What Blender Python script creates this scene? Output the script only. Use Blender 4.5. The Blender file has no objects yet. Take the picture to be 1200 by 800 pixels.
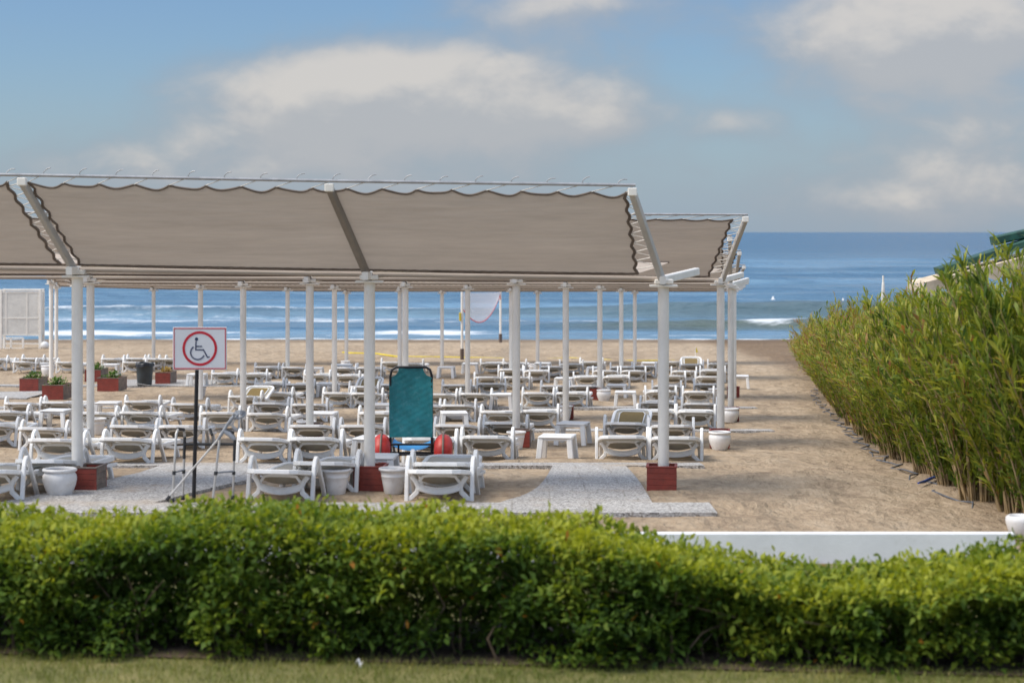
import bpy, math, random
import numpy as np
from mathutils import Vector, Matrix
R = math.radians
S = bpy.context.scene
C = S.collection
random.seed(7)
rng = np.random.default_rng(11)

# ------------------------------------------------------------------ camera, sky, sun, exposure
HC = 2.8            # camera height over the paving (m)
FPX = 70 / 36 * 1200
cam = bpy.data.cameras.new('camera'); camo = bpy.data.objects.new('camera', cam); C.objects.link(camo)
camo.location = (0, 0, HC); camo.rotation_euler = (R(90), 0, 0)
cam.lens = 70; cam.sensor_width = 36; cam.shift_y = -128 / 1200
cam.clip_start = 0.5; cam.clip_end = 60000
cam.dof.use_dof = True; cam.dof.focus_distance = 31; cam.dof.aperture_fstop = 2.1
S.camera = camo

SUN_EL, SUN_AZ = R(52), R(-104)          # azimuth from +Y (the sea), negative = to the left
w = bpy.data.worlds.new('World'); S.world = w; w.use_nodes = True
sun = bpy.data.lights.new('sun', 'SUN'); suno = bpy.data.objects.new('sun', sun); C.objects.link(suno)
sun.energy = 2.2; sun.angle = R(30); sun.color = (1, .91, .78)
sd = Vector((math.sin(SUN_AZ) * math.cos(SUN_EL), math.cos(SUN_AZ) * math.cos(SUN_EL), math.sin(SUN_EL)))
suno.rotation_euler = sd.to_track_quat('Z', 'Y').to_euler()
SKY_STRENGTH = 0.115
S.view_settings.view_transform = 'Standard'; S.view_settings.look = 'None'
S.view_settings.gamma = 1; S.view_settings.use_curve_mapping = False
S.view_settings.exposure = 0.74


class NT:
    """small node-tree helper"""
    def __init__(s, tree): s.t = tree; s.n = tree.nodes; s.l = tree.links
    def node(s, typ, **k):
        n = s.n.new(typ)
        for a, b in k.items(): setattr(n, a, b)
        return n
    def put(s, sock, v):
        if hasattr(v, 'is_linked'): s.l.new(v, sock)
        else: sock.default_value = v
    def math(s, op, a, b=0.0, c=0.0, clamp=False):
        n = s.node('ShaderNodeMath', operation=op, use_clamp=clamp)
        s.put(n.inputs[0], a); s.put(n.inputs[1], b); s.put(n.inputs[2], c)
        return n.outputs[0]
    def noise(s, vec=None, scale=5, detail=4, rough=.5, dist=0.0):
        n = s.node('ShaderNodeTexNoise')
        if vec is not None: s.l.new(vec, n.inputs['Vector'])
        n.inputs['Scale'].default_value = scale; n.inputs['Detail'].default_value = detail
        n.inputs['Roughness'].default_value = rough; n.inputs['Distortion'].default_value = dist
        return n.outputs[0]
    def mix(s, f, a, b, blend='MIX'):
        n = s.node('ShaderNodeMix', data_type='RGBA', blend_type=blend)
        s.put(n.inputs[0], f); s.put(n.inputs[6], a); s.put(n.inputs[7], b)
        return n.outputs[2]
    def ramp(s, f, stops):
        n = s.node('ShaderNodeValToRGB'); s.put(n.inputs[0], f)
        e = n.color_ramp.elements
        while len(e) < len(stops): e.new(.5)
        for x, (p, c) in zip(e, stops): x.position = p; x.color = c if len(c) == 4 else (*c, 1)
        return n.outputs[0]
    def smooth(s, f, a, b):
        n = s.node('ShaderNodeMapRange', interpolation_type='SMOOTHSTEP')
        s.put(n.inputs[0], f); n.inputs[1].default_value = a; n.inputs[2].default_value = b
        return n.outputs[0]
    def xyz(s, x, y, z):
        n = s.node('ShaderNodeCombineXYZ'); s.put(n.inputs[0], x); s.put(n.inputs[1], y); s.put(n.inputs[2], z)
        return n.outputs[0]


# --- sky: Nishita with banks of cloud laid out by compass direction
T = NT(w.node_tree); T.n.clear()
sky = T.node('ShaderNodeTexSky', sky_type='NISHITA'); sky.sun_disc = False
sky.sun_elevation = SUN_EL; sky.sun_rotation = SUN_AZ
sky.air_density = 1.0; sky.dust_density = .6; sky.ozone_density = 1.6
tc = T.node('ShaderNodeTexCoord'); sp = T.node('ShaderNodeSeparateXYZ'); T.l.new(tc.outputs['Generated'], sp.inputs[0])
ay = T.math('MAXIMUM', T.math('ABSOLUTE', sp.outputs[1]), .05)
U = T.math('DIVIDE', sp.outputs[0], ay); V = T.math('DIVIDE', sp.outputs[2], ay)
CL = [  # cx, cy, rx, ry (in 1/2333 of a radian-ish), amount
    (385, 98, 175, 58, 1.25), (600, 88, 190, 85, .72), (330, 180, 330, 62, .62), (670, 0, 140, 34, .85), (480, 140, 260, 60, .35),
    (1075, 38, 200, 90, 1.7), (1150, 205, 210, 85, .95), (848, 143, 75, 22, .5), (712, 140, 75, 30, .35),
    (120, 205, 190, 40, .35), (960, 240, 260, 40, .3), (520, 230, 300, 40, .35), (640, 150, 120, 60, .3)]

def cloud_density(du, dv):
    u = T.math('ADD', U, du); v = T.math('ADD', V, dv)
    vec = T.xyz(u, T.math('MULTIPLY', v, 1.7), 0.0)
    n = T.noise(vec, 26, 9, .55, .25); n2 = T.noise(vec, 9, 4, .5)
    tot = None
    for cx, cy, rx, ry, am in CL:
        ex = T.math('DIVIDE', T.math('SUBTRACT', u, (cx - 600) / FPX), rx / FPX)
        ey = T.math('DIVIDE', T.math('SUBTRACT', v, (272 - cy) / FPX), ry / FPX)
        r2 = T.math('ADD', T.math('MULTIPLY', ex, ex), T.math('MULTIPLY', ey, ey))
        g = T.math('MULTIPLY', T.math('EXPONENT', T.math('MULTIPLY', r2, -1.15)), am)
        tot = g if tot is None else T.math('ADD', tot, g)
    far = T.smooth(V, .13, .5)            # overhead and behind: broken cloud
    tot = T.math('ADD', T.math('MULTIPLY', tot, T.math('SUBTRACT', 1.0, far)), T.math('MULTIPLY', far, .55))
    d = T.math('ADD', tot, T.math('MULTIPLY', T.math('SUBTRACT', n, .5), .95))
    d = T.math('ADD', d, T.math('MULTIPLY', T.math('SUBTRACT', n2, .5), .5))
    return d
D0 = cloud_density(0, 0); D1 = cloud_density(-.006, .011)
alpha = T.math('MULTIPLY', T.smooth(D0, .10, 1.15), .90)
lit = T.smooth(T.math('SUBTRACT', D0, D1), -.12, .42)
lit = T.math('MULTIPLY', T.math('ADD', .38, T.math('MULTIPLY', lit, .62)), T.smooth(D0, .40, 1.25))
cloudc = T.mix(lit, (1.8, 2.0, 2.3, 1), (3.45, 3.28, 3.1, 1))
ovh = T.math('ADD', 1.0, T.math('MULTIPLY', T.smooth(V, .14, .6), 4.2))      # unseen cloud overhead, brightened to lift the ambient fill
cloudc = T.mix(1.0, cloudc, T.xyz(ovh, ovh, ovh), 'MULTIPLY')
low = T.math('MULTIPLY', T.smooth(V, .10, -.01), .70)      # sea haze: a bluish grey bank along the horizon
skyc = T.mix(low, sky.outputs[0], (4.9, 5.1, 5.1, 1))
skyc = T.mix(1.0, skyc, (.36, .44, .56, 1), 'MULTIPLY')
bg = T.node('ShaderNodeBackground'); T.l.new(T.mix(alpha, skyc, cloudc), bg.inputs[0]); bg.inputs[1].default_value = SKY_STRENGTH
wo = T.node('ShaderNodeOutputWorld'); T.l.new(bg.outputs[0], wo.inputs[0])

# ------------------------------------------------------------------ ground profile and pixel helpers
_T = np.array([(-40, 0), (20, 0), (21.8, 0), (24, -.1), (27, -.29), (31.1, -.53), (39.2, -.9), (47.9, -1.22), (57.6, -1.42),
               (66.9, -1.62), (75, -1.8), (93, -2.22), (110, -2.8), (220, -7)])
_Y = np.arange(-40, 220, .1)
_Z = np.interp(_Y, _T[:, 0], _T[:, 1]); _Z = np.convolve(np.pad(_Z, 20, mode='edge'), np.ones(41) / 41, 'valid')
gz = lambda y: float(np.interp(y, _Y, _Z))

def depth(ypx, h=0.0):
    lo, hi = 8, 190
    for _ in range(44):
        m = (lo + hi) / 2
        if (HC - gz(m) - h) * FPX / m > ypx - 272: lo = m
        else: hi = m
    return lo
def X(px, d): return (px - 600) / FPX * d
def Zp(py, d): return HC - (py - 272) * d / FPX

# ------------------------------------------------------------------ materials
def mat(name):
    m = bpy.data.materials.new(name); m.use_nodes = True
    t = NT(m.node_tree); return m, t, t.n['Principled BSDF']

def simple(name, col, rough=.5, var=.12, scale=6, bump=0.0, bscale=60, spec=.5, metal=0, dirt=None):
    m, t, b = mat(name)
    tc = t.node('ShaderNodeTexCoord'); o = tc.outputs['Object']
    inf = t.node('ShaderNodeObjectInfo')
    off = t.node('ShaderNodeVectorMath', operation='ADD'); t.l.new(o, off.inputs[0])
    rv = t.node('ShaderNodeVectorMath', operation='SCALE'); t.l.new(t.xyz(inf.outputs['Random'], inf.outputs['Random'], inf.outputs['Random']), rv.inputs[0]); rv.inputs['Scale'].default_value = 37
    t.l.new(rv.outputs[0], off.inputs[1]); o = off.outputs[0]
    n = t.noise(o, scale, 5, .6)
    dark = tuple(c * (1 - var * 2) for c in col); lite = tuple(min(1, c * (1 + var)) for c in col)
    c = t.ramp(n, [(.3, dark), (.65, lite)])
    if dirt:
        c = t.mix(t.math('MULTIPLY', t.smooth(t.noise(o, scale * 2.3, 6, .7), .5, .75), dirt[1]), c, (*dirt[0], 1))
    br = t.math('ADD', .93, t.math('MULTIPLY', inf.outputs['Random'], .12))
    c = t.mix(1.0, c, t.xyz(br, br, br), 'MULTIPLY')
    t.l.new(c, b.inputs['Base Color']); b.inputs['Roughness'].default_value = rough
    b.inputs['Specular IOR Level'].default_value = spec; b.inputs['Metallic'].default_value = metal
    if bump:
        bp = t.node('ShaderNodeBump'); bp.inputs['Strength'].default_value = bump; bp.inputs['Distance'].default_value = .01
        t.l.new(t.noise(o, bscale, 4, .6), bp.inputs['Height']); t.l.new(bp.outputs[0], b.inputs['Normal'])
    return m

M = {}
M['white'] = simple('white_plastic', (.81, .81, .80), .36, .04, 3, dirt=((.50, .44, .35), .30))
M['armshade'] = simple('shaded_white_paint', (.47, .44, .40), .5, .06, 3)  # shaded underside of the white end arms put into the colour
M['paint'] = simple('white_paint', (.85, .81, .74), .45, .05, 2, dirt=((.5, .46, .40), .25))
M['pot'] = simple('white_glaze', (.78, .77, .76), .35, .06, 5, dirt=((.48, .40, .30), .4))
M['wall'] = simple('white_render', (.82, .83, .85), .8, .04, 2.5, .25, 60, dirt=((.58, .58, .56), .3))
M['redwood'] = simple('red_painted_wood', (.235, .040, .026), .55, .12, 9, .3, 40, dirt=((.10, .035, .025), .5))
M['greywood'] = simple('grey_weathered_wood', (.20, .155, .125), .75, .2, 9, .3, 40)
M['soil'] = simple('soil', (.09, .06, .04), .95, .3, 20, .6, 60)
M['black'] = simple('black_metal', (.012, .012, .015), .4, .2, 8)
M['rubber'] = simple('dark_rubber', (.03, .032, .035), .7, .2, 8)
M['bin'] = simple('grey_bin_plastic', (.035, .045, .05), .5, .2, 5)
M['alu'] = simple('aluminium_tube', (.50, .49, .47), .38, .08, 10, metal=.35)
M['greyplastic'] = simple('grey_plastic', (.25, .27, .30), .5, .15, 8)
M['teal'] = simple('teal_mesh_fabric', (.022, .235, .275), .38, .15, 7, .25, 260, dirt=((.16, .36, .40), .5))
M['blue'] = simple('bright_blue_fabric', (.02, .22, .50), .6, .15, 6)
M['redrubber'] = simple('red_rubber', (.52, .030, .020), .45, .12, 6)
M['signwhite'] = simple('sign_white', (.62, .64, .68), .4, .03, 3)
M['signred'] = simple('sign_red', (.48, .012, .03), .4, .05, 6)
M['signblue'] = simple('sign_navy', (.02, .03, .085), .4, .05, 6)
M['cord'] = simple('white_cord', (.70, .66, .60), .8, .08, 20)
M['piping'] = simple('brown_piping', (.15, .115, .092), .8, .15, 9)
M['rail'] = simple('galvanised_rail', (.40, .40, .41), .4, .12, 9, metal=.3)
M['yellow'] = simple('yellow_tape', (.70, .55, .03), .6, .12, 4)
M['pinknet'] = simple('red_net_tape', (.65, .10, .10), .7, .1, 6)
M['netcord'] = simple('pale_net_cord', (.72, .70, .73), .8, .08, 9)
M['stake'] = simple('brown_padding', (.14, .10, .08), .8, .2, 9)
M['awning'] = simple('beige_awning', (.60, .50, .38), .8, .15, 3, .2, 40, dirt=((.35, .25, .17), .4))
M['greenroof'] = simple('green_roof', (.015, .075, .055), .5, .25, 8)
M['hose'] = simple('pale_hose', (.12, .13, .155), .5, .3, 12)
M['bluehose'] = simple('blue_plastic', (.02, .08, .38), .4, .2, 9)
M['cane'] = simple('tan_cane', (.33, .235, .12), .75, .3, 5)
M['twig'] = simple('brown_twig', (.13, .09, .055), .85, .3, 9)
M['paper'] = simple('white_paper', (.75, .75, .76), .8, .05, 9)


def cloth(name, col, trans, rough=.8, seams=False, weave=350):
    m, t, b = mat(name)
    tc = t.node('ShaderNodeTexCoord'); o = tc.outputs['Object']
    cm = t.node('ShaderNodeMapping'); t.l.new(o, cm.inputs[0]); cm.inputs['Scale'].default_value = (.25, 2.2, 3.2) if seams else (1, 1, 1)
    n = t.noise(cm.outputs[0], 1.2, 6, .6); n2 = t.noise(cm.outputs[0], 9, 5, .65)
    f = t.math('ADD', t.math('MULTIPLY', n, .6), t.math('MULTIPLY', n2, .4))
    c = t.ramp(f, [(.3, tuple(x * .82 for x in col)), (.68, tuple(min(1, x * 1.12) for x in col))])
    t.l.new(c, b.inputs['Base Color']); b.inputs['Roughness'].default_value = rough; b.inputs['Specular IOR Level'].default_value = .25
    bp = t.node('ShaderNodeBump'); bp.inputs['Strength'].default_value = .6; bp.inputs['Distance'].default_value = .035
    mp = t.node('ShaderNodeMapping'); t.l.new(o, mp.inputs[0]); mp.inputs['Scale'].default_value = (.5, 3, 6) if seams else (2, 2, 2)
    t.l.new(t.noise(mp.outputs[0], 1.6, 7, .6, .4), bp.inputs['Height']); t.l.new(bp.outputs[0], b.inputs['Normal'])
    tr = t.node('ShaderNodeBsdfTranslucent'); t.l.new(c, tr.inputs[0])
    mx = t.node('ShaderNodeMixShader'); mx.inputs[0].default_value = trans
    t.l.new(b.outputs[0], mx.inputs[1]); t.l.new(tr.outputs[0], mx.inputs[2])
    t.l.new(mx.outputs[0], t.n['Material Output'].inputs[0])
    return m
M['sail'] = cloth('taupe_sail_cloth', (.49, .42, .355), .24, seams=True)
M['sleeve'] = cloth('taupe_arm_shade', (.25, .215, .18), .0)  # inner arms: shade on white put into a taupe colour, no real sleeve
M['sling'] = cloth('tan_sling', (.47, .435, .365), .15, .5)
M['ochre'] = cloth('ochre_sling', (.22, .155, .055), .1, .6)
M['panel'] = cloth('offwhite_panel', (.80, .78, .73), .2)


def leafmat(name, ramp, trans=.3, rough=.5):
    m, t, b = mat(name)
    at = t.node('ShaderNodeAttribute', attribute_name='tint')
    inf = t.node('ShaderNodeObjectInfo')
    f = t.math('ADD', at.outputs['Fac'], t.math('MULTIPLY', t.math('SUBTRACT', inf.outputs['Random'], .5), .12), clamp=True)
    c = t.ramp(f, ramp)
    t.l.new(c, b.inputs['Base Color']); b.inputs['Roughness'].default_value = rough; b.inputs['Specular IOR Level'].default_value = .22
    tr = t.node('ShaderNodeBsdfTranslucent'); t.l.new(t.mix(1.0, c, (1.25, 1.2, .55, 1), 'MULTIPLY'), tr.inputs[0])
    mx = t.node('ShaderNodeMixShader'); mx.inputs[0].default_value = trans
    t.l.new(b.outputs[0], mx.inputs[1]); t.l.new(tr.outputs[0], mx.inputs[2]); t.l.new(mx.outputs[0], t.n['Material Output'].inputs[0])
    return m
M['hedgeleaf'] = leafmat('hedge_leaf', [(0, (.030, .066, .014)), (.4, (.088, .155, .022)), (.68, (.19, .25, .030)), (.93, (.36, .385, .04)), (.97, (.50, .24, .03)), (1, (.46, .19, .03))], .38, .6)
M['reedleaf'] = leafmat('oleander_leaf', [(0, (.055, .11, .025)), (.4, (.16, .22, .033)), (.75, (.34, .36, .05)), (.9, (.46, .43, .10)), (1, (.33, .16, .07))], .38, .5)
M['plantleaf'] = leafmat('planter_leaf', [(0, (.03, .09, .015)), (1, (.12, .22, .03))])
M['grass'] = leafmat('lawn_grass', [(0, (.08, .12, .02)), (.6, (.20, .22, .05)), (1, (.38, .32, .12))], .25)


def sand_mat():
    m, t, b = mat('beach_sand')
    g = t.node('ShaderNodeNewGeometry').outputs['Position']
    mp = t.node('ShaderNodeMapping'); t.l.new(g, mp.inputs[0]); mp.inputs['Scale'].default_value = (1, .55, 1)
    n1 = t.noise(mp.outputs[0], .35, 5, .6); n2 = t.noise(mp.outputs[0], 2.6, 6, .65); n3 = t.noise(g, 60, 3, .6); n4 = t.noise(mp.outputs[0], 11, 5, .7)
    f = t.math('ADD', t.math('ADD', t.math('MULTIPLY', n1, .25), t.math('MULTIPLY', n2, .35)), t.math('ADD', t.math('MULTIPLY', n4, .3), t.math('MULTIPLY', n3, .1)))
    c = t.ramp(f, [(.38, (.25, .185, .128)), (.5, (.41, .315, .218)), (.6, (.50, .40, .292))])
    sx = t.node('ShaderNodeSeparateXYZ'); t.l.new(g, sx.inputs[0])
    deb = t.math('MULTIPLY', t.smooth(t.noise(mp.outputs[0], 9, 4, .7), .60, .72), .6)   # dark bits of debris
    c = t.mix(deb, c, (.14, .095, .06, 1))
    line = t.node('ShaderNodeMapRange'); t.l.new(sx.outputs[1], line.inputs[0]); line.inputs[1].default_value = 19; line.inputs[2].default_value = 60; line.inputs[3].default_value = 5.1; line.inputs[4].default_value = 9.1
    ld = t.math('ADD', t.math('SUBTRACT', sx.outputs[0], line.outputs[0]), t.math('MULTIPLY', t.math('SUBTRACT', n2, .5), 3.2))
    c = t.mix(t.math('MULTIPLY', t.smooth(ld, -1.0, .5), .75), c, (.155, .098, .055, 1))          # leaf litter by the shrubs
    wet = t.smooth(t.math('ADD', sx.outputs[2], t.math('MULTIPLY', t.math('SUBTRACT', n1, .5), .15)), -2.1, -2.2)
    c = t.mix(t.math('MULTIPLY', wet, .6), c, (.13, .09, .06, 1))
    t.l.new(c, b.inputs['Base Color']); b.inputs['Roughness'].default_value = .9; b.inputs['Specular IOR Level'].default_value = .2
    vo = t.node('ShaderNodeTexVoronoi', feature='SMOOTH_F1'); vo.inputs['Scale'].default_value = 2.3; t.l.new(mp.outputs[0], vo.inputs['Vector']); vo.inputs['Smoothness'].default_value = .7
    h = t.math('ADD', t.math('MULTIPLY', vo.outputs['Distance'], .8), t.math('ADD', t.math('MULTIPLY', t.noise(mp.outputs[0], 5, 6, .65), 1.0), t.math('MULTIPLY', n3, .06)))
    bp = t.node('ShaderNodeBump'); bp.inputs['Strength'].default_value = 1.0; bp.inputs['Distance'].default_value = .15
    t.l.new(h, bp.inputs['Height']); t.l.new(bp.outputs[0], b.inputs['Normal'])
    return m
M['sand'] = sand_mat()

def pave_mat():
    m, t, b = mat('pebble_paving')
    g = t.node('ShaderNodeNewGeometry').outputs['Position']
    vo = t.node('ShaderNodeTexVoronoi'); vo.inputs['Scale'].default_value = 55; t.l.new(g, vo.inputs['Vector'])
    sp = t.node('ShaderNodeSeparateColor'); t.l.new(vo.outputs['Color'], sp.inputs[0])
    c = t.ramp(sp.outputs[0], [(0, (.13, .125, .115)), (.3, (.31, .30, .29)), (.7, (.42, .41, .40)), (1, (.62, .61, .59))])
    br = t.node('ShaderNodeTexBrick', offset=.5, squash=1); t.l.new(g, br.inputs['Vector'])
    br.inputs['Scale'].default_value = 1; br.inputs['Mortar Size'].default_value = .012; br.inputs['Brick Width'].default_value = .8; br.inputs['Row Height'].default_value = .8
    br.inputs['Color1'].default_value = (.92, .92, .92, 1); br.inputs['Color2'].default_value = (1.06, 1.05, 1.04, 1); br.inputs['Mortar'].default_value = (.78, .76, .73, 1)
    c = t.mix(1.0, c, br.outputs[0], 'MULTIPLY')
    c = t.mix(t.math('MULTIPLY', t.smooth(t.noise(g, 1.1, 6, .65), .5, .72), .55), c, (.38, .29, .20, 1))
    t.l.new(c, b.inputs['Base Color']); b.inputs['Roughness'].default_value = .8
    bp = t.node('ShaderNodeBump'); bp.inputs['Strength'].default_value = .4; bp.inputs['Distance'].default_value = .01
    t.l.new(vo.outputs['Distance'], bp.inputs['Height']); t.l.new(bp.outputs[0], b.inputs['Normal'])
    return m
M['pave'] = pave_mat()

def lawn_mat():
    m, t, b = mat('lawn_soil')
    g = t.node('ShaderNodeNewGeometry').outputs['Position']
    c = t.ramp(t.noise(g, 3, 6, .6), [(.35, (.10, .105, .03)), (.6, (.19, .175, .06)), (.75, (.27, .22, .10))])
    t.l.new(c, b.inputs['Base Color']); b.inputs['Roughness'].default_value = .95
    return m
M['lawn'] = lawn_mat()

def sea_mat():
    m, t, b = mat('sea_water')
    g = t.node('ShaderNodeNewGeometry').outputs['Position']
    sp = t.node('ShaderNodeSeparateXYZ'); t.l.new(g, sp.inputs[0]); Yc = sp.outputs[1]
    at = t.node('ShaderNodeAttribute', attribute_name='foam'); at2 = t.node('ShaderNodeAttribute', attribute_name='shoal')
    deep = t.mix(t.smooth(Yc, 110, 600), (.075, .165, .255, 1), (.028, .105, .195, 1))
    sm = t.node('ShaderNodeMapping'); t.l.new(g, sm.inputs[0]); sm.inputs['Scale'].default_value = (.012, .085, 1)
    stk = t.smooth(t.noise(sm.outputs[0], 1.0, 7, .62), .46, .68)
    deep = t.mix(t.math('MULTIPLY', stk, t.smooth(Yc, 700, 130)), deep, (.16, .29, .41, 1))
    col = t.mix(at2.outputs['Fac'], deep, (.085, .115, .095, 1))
    b.inputs['Roughness'].default_value = .22; b.inputs['IOR'].default_value = 1.33
    # chop, stretched along the crests
    mp = t.node('ShaderNodeMapping'); t.l.new(g, mp.inputs[0]); mp.inputs['Scale'].default_value = (.35, 1, 1)
    near = t.noise(mp.outputs[0], 1.3, 7, .62); mid = t.noise(mp.outputs[0], .11, 6, .6); big = t.noise(mp.outputs[0], .018, 6, .6)
    h = t.math('ADD', t.math('MULTIPLY', near, .28), t.math('ADD', t.math('MULTIPLY', mid, 3.2), t.math('MULTIPLY', big, 15)))
    bp = t.node('ShaderNodeBump'); bp.inputs['Strength'].default_value = .85; bp.inputs['Distance'].default_value = 1.0
    t.l.new(h, bp.inputs['Height']); t.l.new(bp.outputs[0], b.inputs['Normal'])
    t.l.new(col, b.inputs['Base Color'])
    fm = t.node('ShaderNodeMapping'); t.l.new(g, fm.inputs[0]); fm.inputs['Scale'].default_value = (.55, 1.0, 1)
    fn = t.math('ADD', t.math('MULTIPLY', t.noise(fm.outputs[0], .55, 9, .72, .8), .65), t.math('MULTIPLY', t.noise(fm.outputs[0], 4.5, 5, .65), .35))
    f = t.smooth(t.math('ADD', t.math('MULTIPLY', at.outputs['Fac'], .56), fn), .64, .90)
    d = t.node('ShaderNodeBsdfDiffuse'); d.inputs[0].default_value = (.62, .66, .70, 1)
    mx = t.node('ShaderNodeMixShader'); t.l.new(f, mx.inputs[0]); t.l.new(b.outputs[0], mx.inputs[1]); t.l.new(d.outputs[0], mx.inputs[2])
    t.l.new(mx.outputs[0], t.n['Material Output'].inputs[0])
    return m
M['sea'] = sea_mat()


# ------------------------------------------------------------------ mesh building
class MB:
    def __init__(s): s.v = []; s.f = []; s.sm = []
    def add(s, vs, fs, smooth=False, mtx=None):
        o = len(s.v)
        s.v += [tuple(mtx @ Vector(p)) for p in vs] if mtx is not None else [tuple(p) for p in vs]
        s.f += [tuple(i + o for i in f) for f in fs]; s.sm += [smooth] * len(fs); return s
    def box(s, c, d, bev=.0, mtx=None):
        x, y, z = (k / 2 for k in d); cx, cy, cz = c
        if bev <= 0:
            vs = [(cx + a * x, cy + b * y, cz + e * z) for a in (-1, 1) for b in (-1, 1) for e in (-1, 1)]
            return s.add(vs, [(0, 1, 3, 2), (4, 6, 7, 5), (0, 4, 5, 1), (2, 3, 7, 6), (0, 2, 6, 4), (1, 5, 7, 3)], False, mtx)
        b = min(bev, x * .9, y * .9, z * .9); vs = []; idx = {}
        for a in (-1, 1):
            for q in (-1, 1):
                for e in (-1, 1):
                    for k, (bx, by, bz) in enumerate(((0, b, b), (b, 0, b), (b, b, 0))):
                        idx[(a, q, e, k)] = len(vs); vs.append((cx + a * (x - bx), cy + q * (y - by), cz + e * (z - bz)))
        I = lambda *k: idx[k]; fs = []
        for a in (-1, 1):
            fs.append((I(a, -1, -1, 0), I(a, 1, -1, 0), I(a, 1, 1, 0), I(a, -1, 1, 0)))
            fs.append((I(-1, a, -1, 1), I(1, a, -1, 1), I(1, a, 1, 1), I(-1, a, 1, 1)))
            fs.append((I(-1, -1, a, 2), I(1, -1, a, 2), I(1, 1, a, 2), I(-1, 1, a, 2)))
            for q in (-1, 1):
                fs.append((I(a, q, -1, 0), I(a, q, 1, 0), I(a, q, 1, 1), I(a, q, -1, 1)))
                fs.append((I(a, -1, q, 0), I(a, 1, q, 0), I(a, 1, q, 2), I(a, -1, q, 2)))
                fs.append((I(-1, a, q, 1), I(1, a, q, 1), I(1, a, q, 2), I(-1, a, q, 2)))
                for e in (-1, 1): fs.append((I(a, q, e, 0), I(a, q, e, 1), I(a, q, e, 2)))
        return s.add(vs, fs, False, mtx)
    def tube(s, pts, r, n=8, closed=False, cap=True, flat=None, up=(0, 0, 1)):
        """sweep a circle (or flat=(a,b) rounded rectangle, a along 'side') along pts; r may be a list"""
        P = [Vector(p) for p in pts]; N = len(P); rings = []
        nrm = None
        for i in range(N):
            if closed: tg = (P[(i + 1) % N] - P[i - 1]).normalized()
            else: tg = (P[min(i + 1, N - 1)] - P[max(i - 1, 0)]).normalized()
            if nrm is None:
                u = Vector(up)
                if abs(tg.dot(u)) > .95: u = Vector((0, 1, 0)) if abs(tg.y) < .9 else Vector((1, 0, 0))
                nrm = (u - tg * u.dot(tg)).normalized()
            else:
                q = nrm - tg * nrm.dot(tg); nrm = q.normalized() if q.length > 1e-6 else nrm
            sd_ = tg.cross(nrm); rr = r[i] if isinstance(r, (list, tuple)) else r
            ring = []
            if flat:
                a, b = flat[0] / 2, flat[1] / 2; k = .3 * min(a, b)
                for x, y in ((a, b - k), (a - k, b), (-a + k, b), (-a, b - k), (-a, -b + k), (-a + k, -b), (a - k, -b), (a, -b + k)):
                    ring.append(P[i] + sd_ * x + nrm * y)
            else:
                for j in range(n):
                    t = 2 * math.pi * j / n; ring.append(P[i] + (sd_ * math.cos(t) + nrm * math.sin(t)) * rr)
            rings.append(ring)
        n = len(rings[0]); vs = [p for rg in rings for p in rg]; fs = []
        for i in range(N if closed else N - 1):
            a, b = i * n, ((i + 1) % N) * n
            for j in range(n): fs.append((a + j, a + (j + 1) % n, b + (j + 1) % n, b + j))
        s.add(vs, fs, not flat)
        if cap and not closed:
            s.add(rings[0][::-1], [tuple(range(n))]); s.add(rings[-1], [tuple(range(n))])
        return s
    def lathe(s, prof, n=24, c=(0, 0, 0), sm=True):
        vs = []; fs = []; k = len(prof)
        for j in range(n):
            t = 2 * math.pi * j / n
            vs += [(c[0] + r * math.cos(t), c[1] + r * math.sin(t), c[2] + z) for r, z in prof]
        for j in range(n):
            a, b = j * k, ((j + 1) % n) * k
            for i in range(k - 1): fs.append((a + i, b + i, b + i + 1, a + i + 1))
        return s.add(vs, fs, sm)
    def grid(s, fn, nu, nv, smooth=True):
        vs = [fn(i / nu, j / nv) for j in range(nv + 1) for i in range(nu + 1)]; w_ = nu + 1
        fs = [(j * w_ + i, j * w_ + i + 1, (j + 1) * w_ + i + 1, (j + 1) * w_ + i) for j in range(nv) for i in range(nu)]
        return s.add(vs, fs, smooth)
    def prism(s, poly, y0, y1):
        """poly of (x, z) extruded from y0 to y1"""
        n = len(poly); vs = [(x, y0, z) for x, z in poly] + [(x, y1, z) for x, z in poly]
        fs = [tuple(range(n)), tuple(range(2 * n - 1, n - 1, -1))] + [(i, (i + 1) % n, n + (i + 1) % n, n + i) for i in range(n)]
        return s.add(vs, fs)
    def ribbon(s, pts, wd, y0, y1, closed=False):
        """flat stroke in the xz plane, a few millimetres thick"""
        n = len(pts); L = []; Rr = []
        for i in range(n):
            if closed: a, b = Vector(pts[i - 1]), Vector(pts[(i + 1) % n])
            else: a, b = Vector(pts[max(i - 1, 0)]), Vector(pts[min(i + 1, n - 1)])
            t = (b - a).normalized(); nn = Vector((-t.y, t.x)); p = Vector(pts[i])
            k = 1.0
            if 0 < i < n - 1 or closed:
                d1 = (p - Vector(pts[i - 1])).normalized(); k = 1 / max(.4, abs(Vector((-d1.y, d1.x)).dot(nn)))
            L.append(p + nn * wd / 2 * k); Rr.append(p - nn * wd / 2 * k)
        m = n if closed else n - 1
        for i in range(m):
            j = (i + 1) % n
            s.prism([tuple(L[i]), tuple(L[j]), tuple(Rr[j]), tuple(Rr[i])], y0, y1)
        return s
    def mesh(s, name, m):
        me = bpy.data.meshes.new(name); me.from_pydata(s.v, [], s.f); me.validate()
        if len(me.polygons) == len(s.sm): me.polygons.foreach_set('use_smooth', s.sm)
        me.materials.append(m); me.update(); return me
    def obj(s, name, m, parent=None, loc=None):
        return link(name, s.mesh(name, m), parent, loc)

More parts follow.
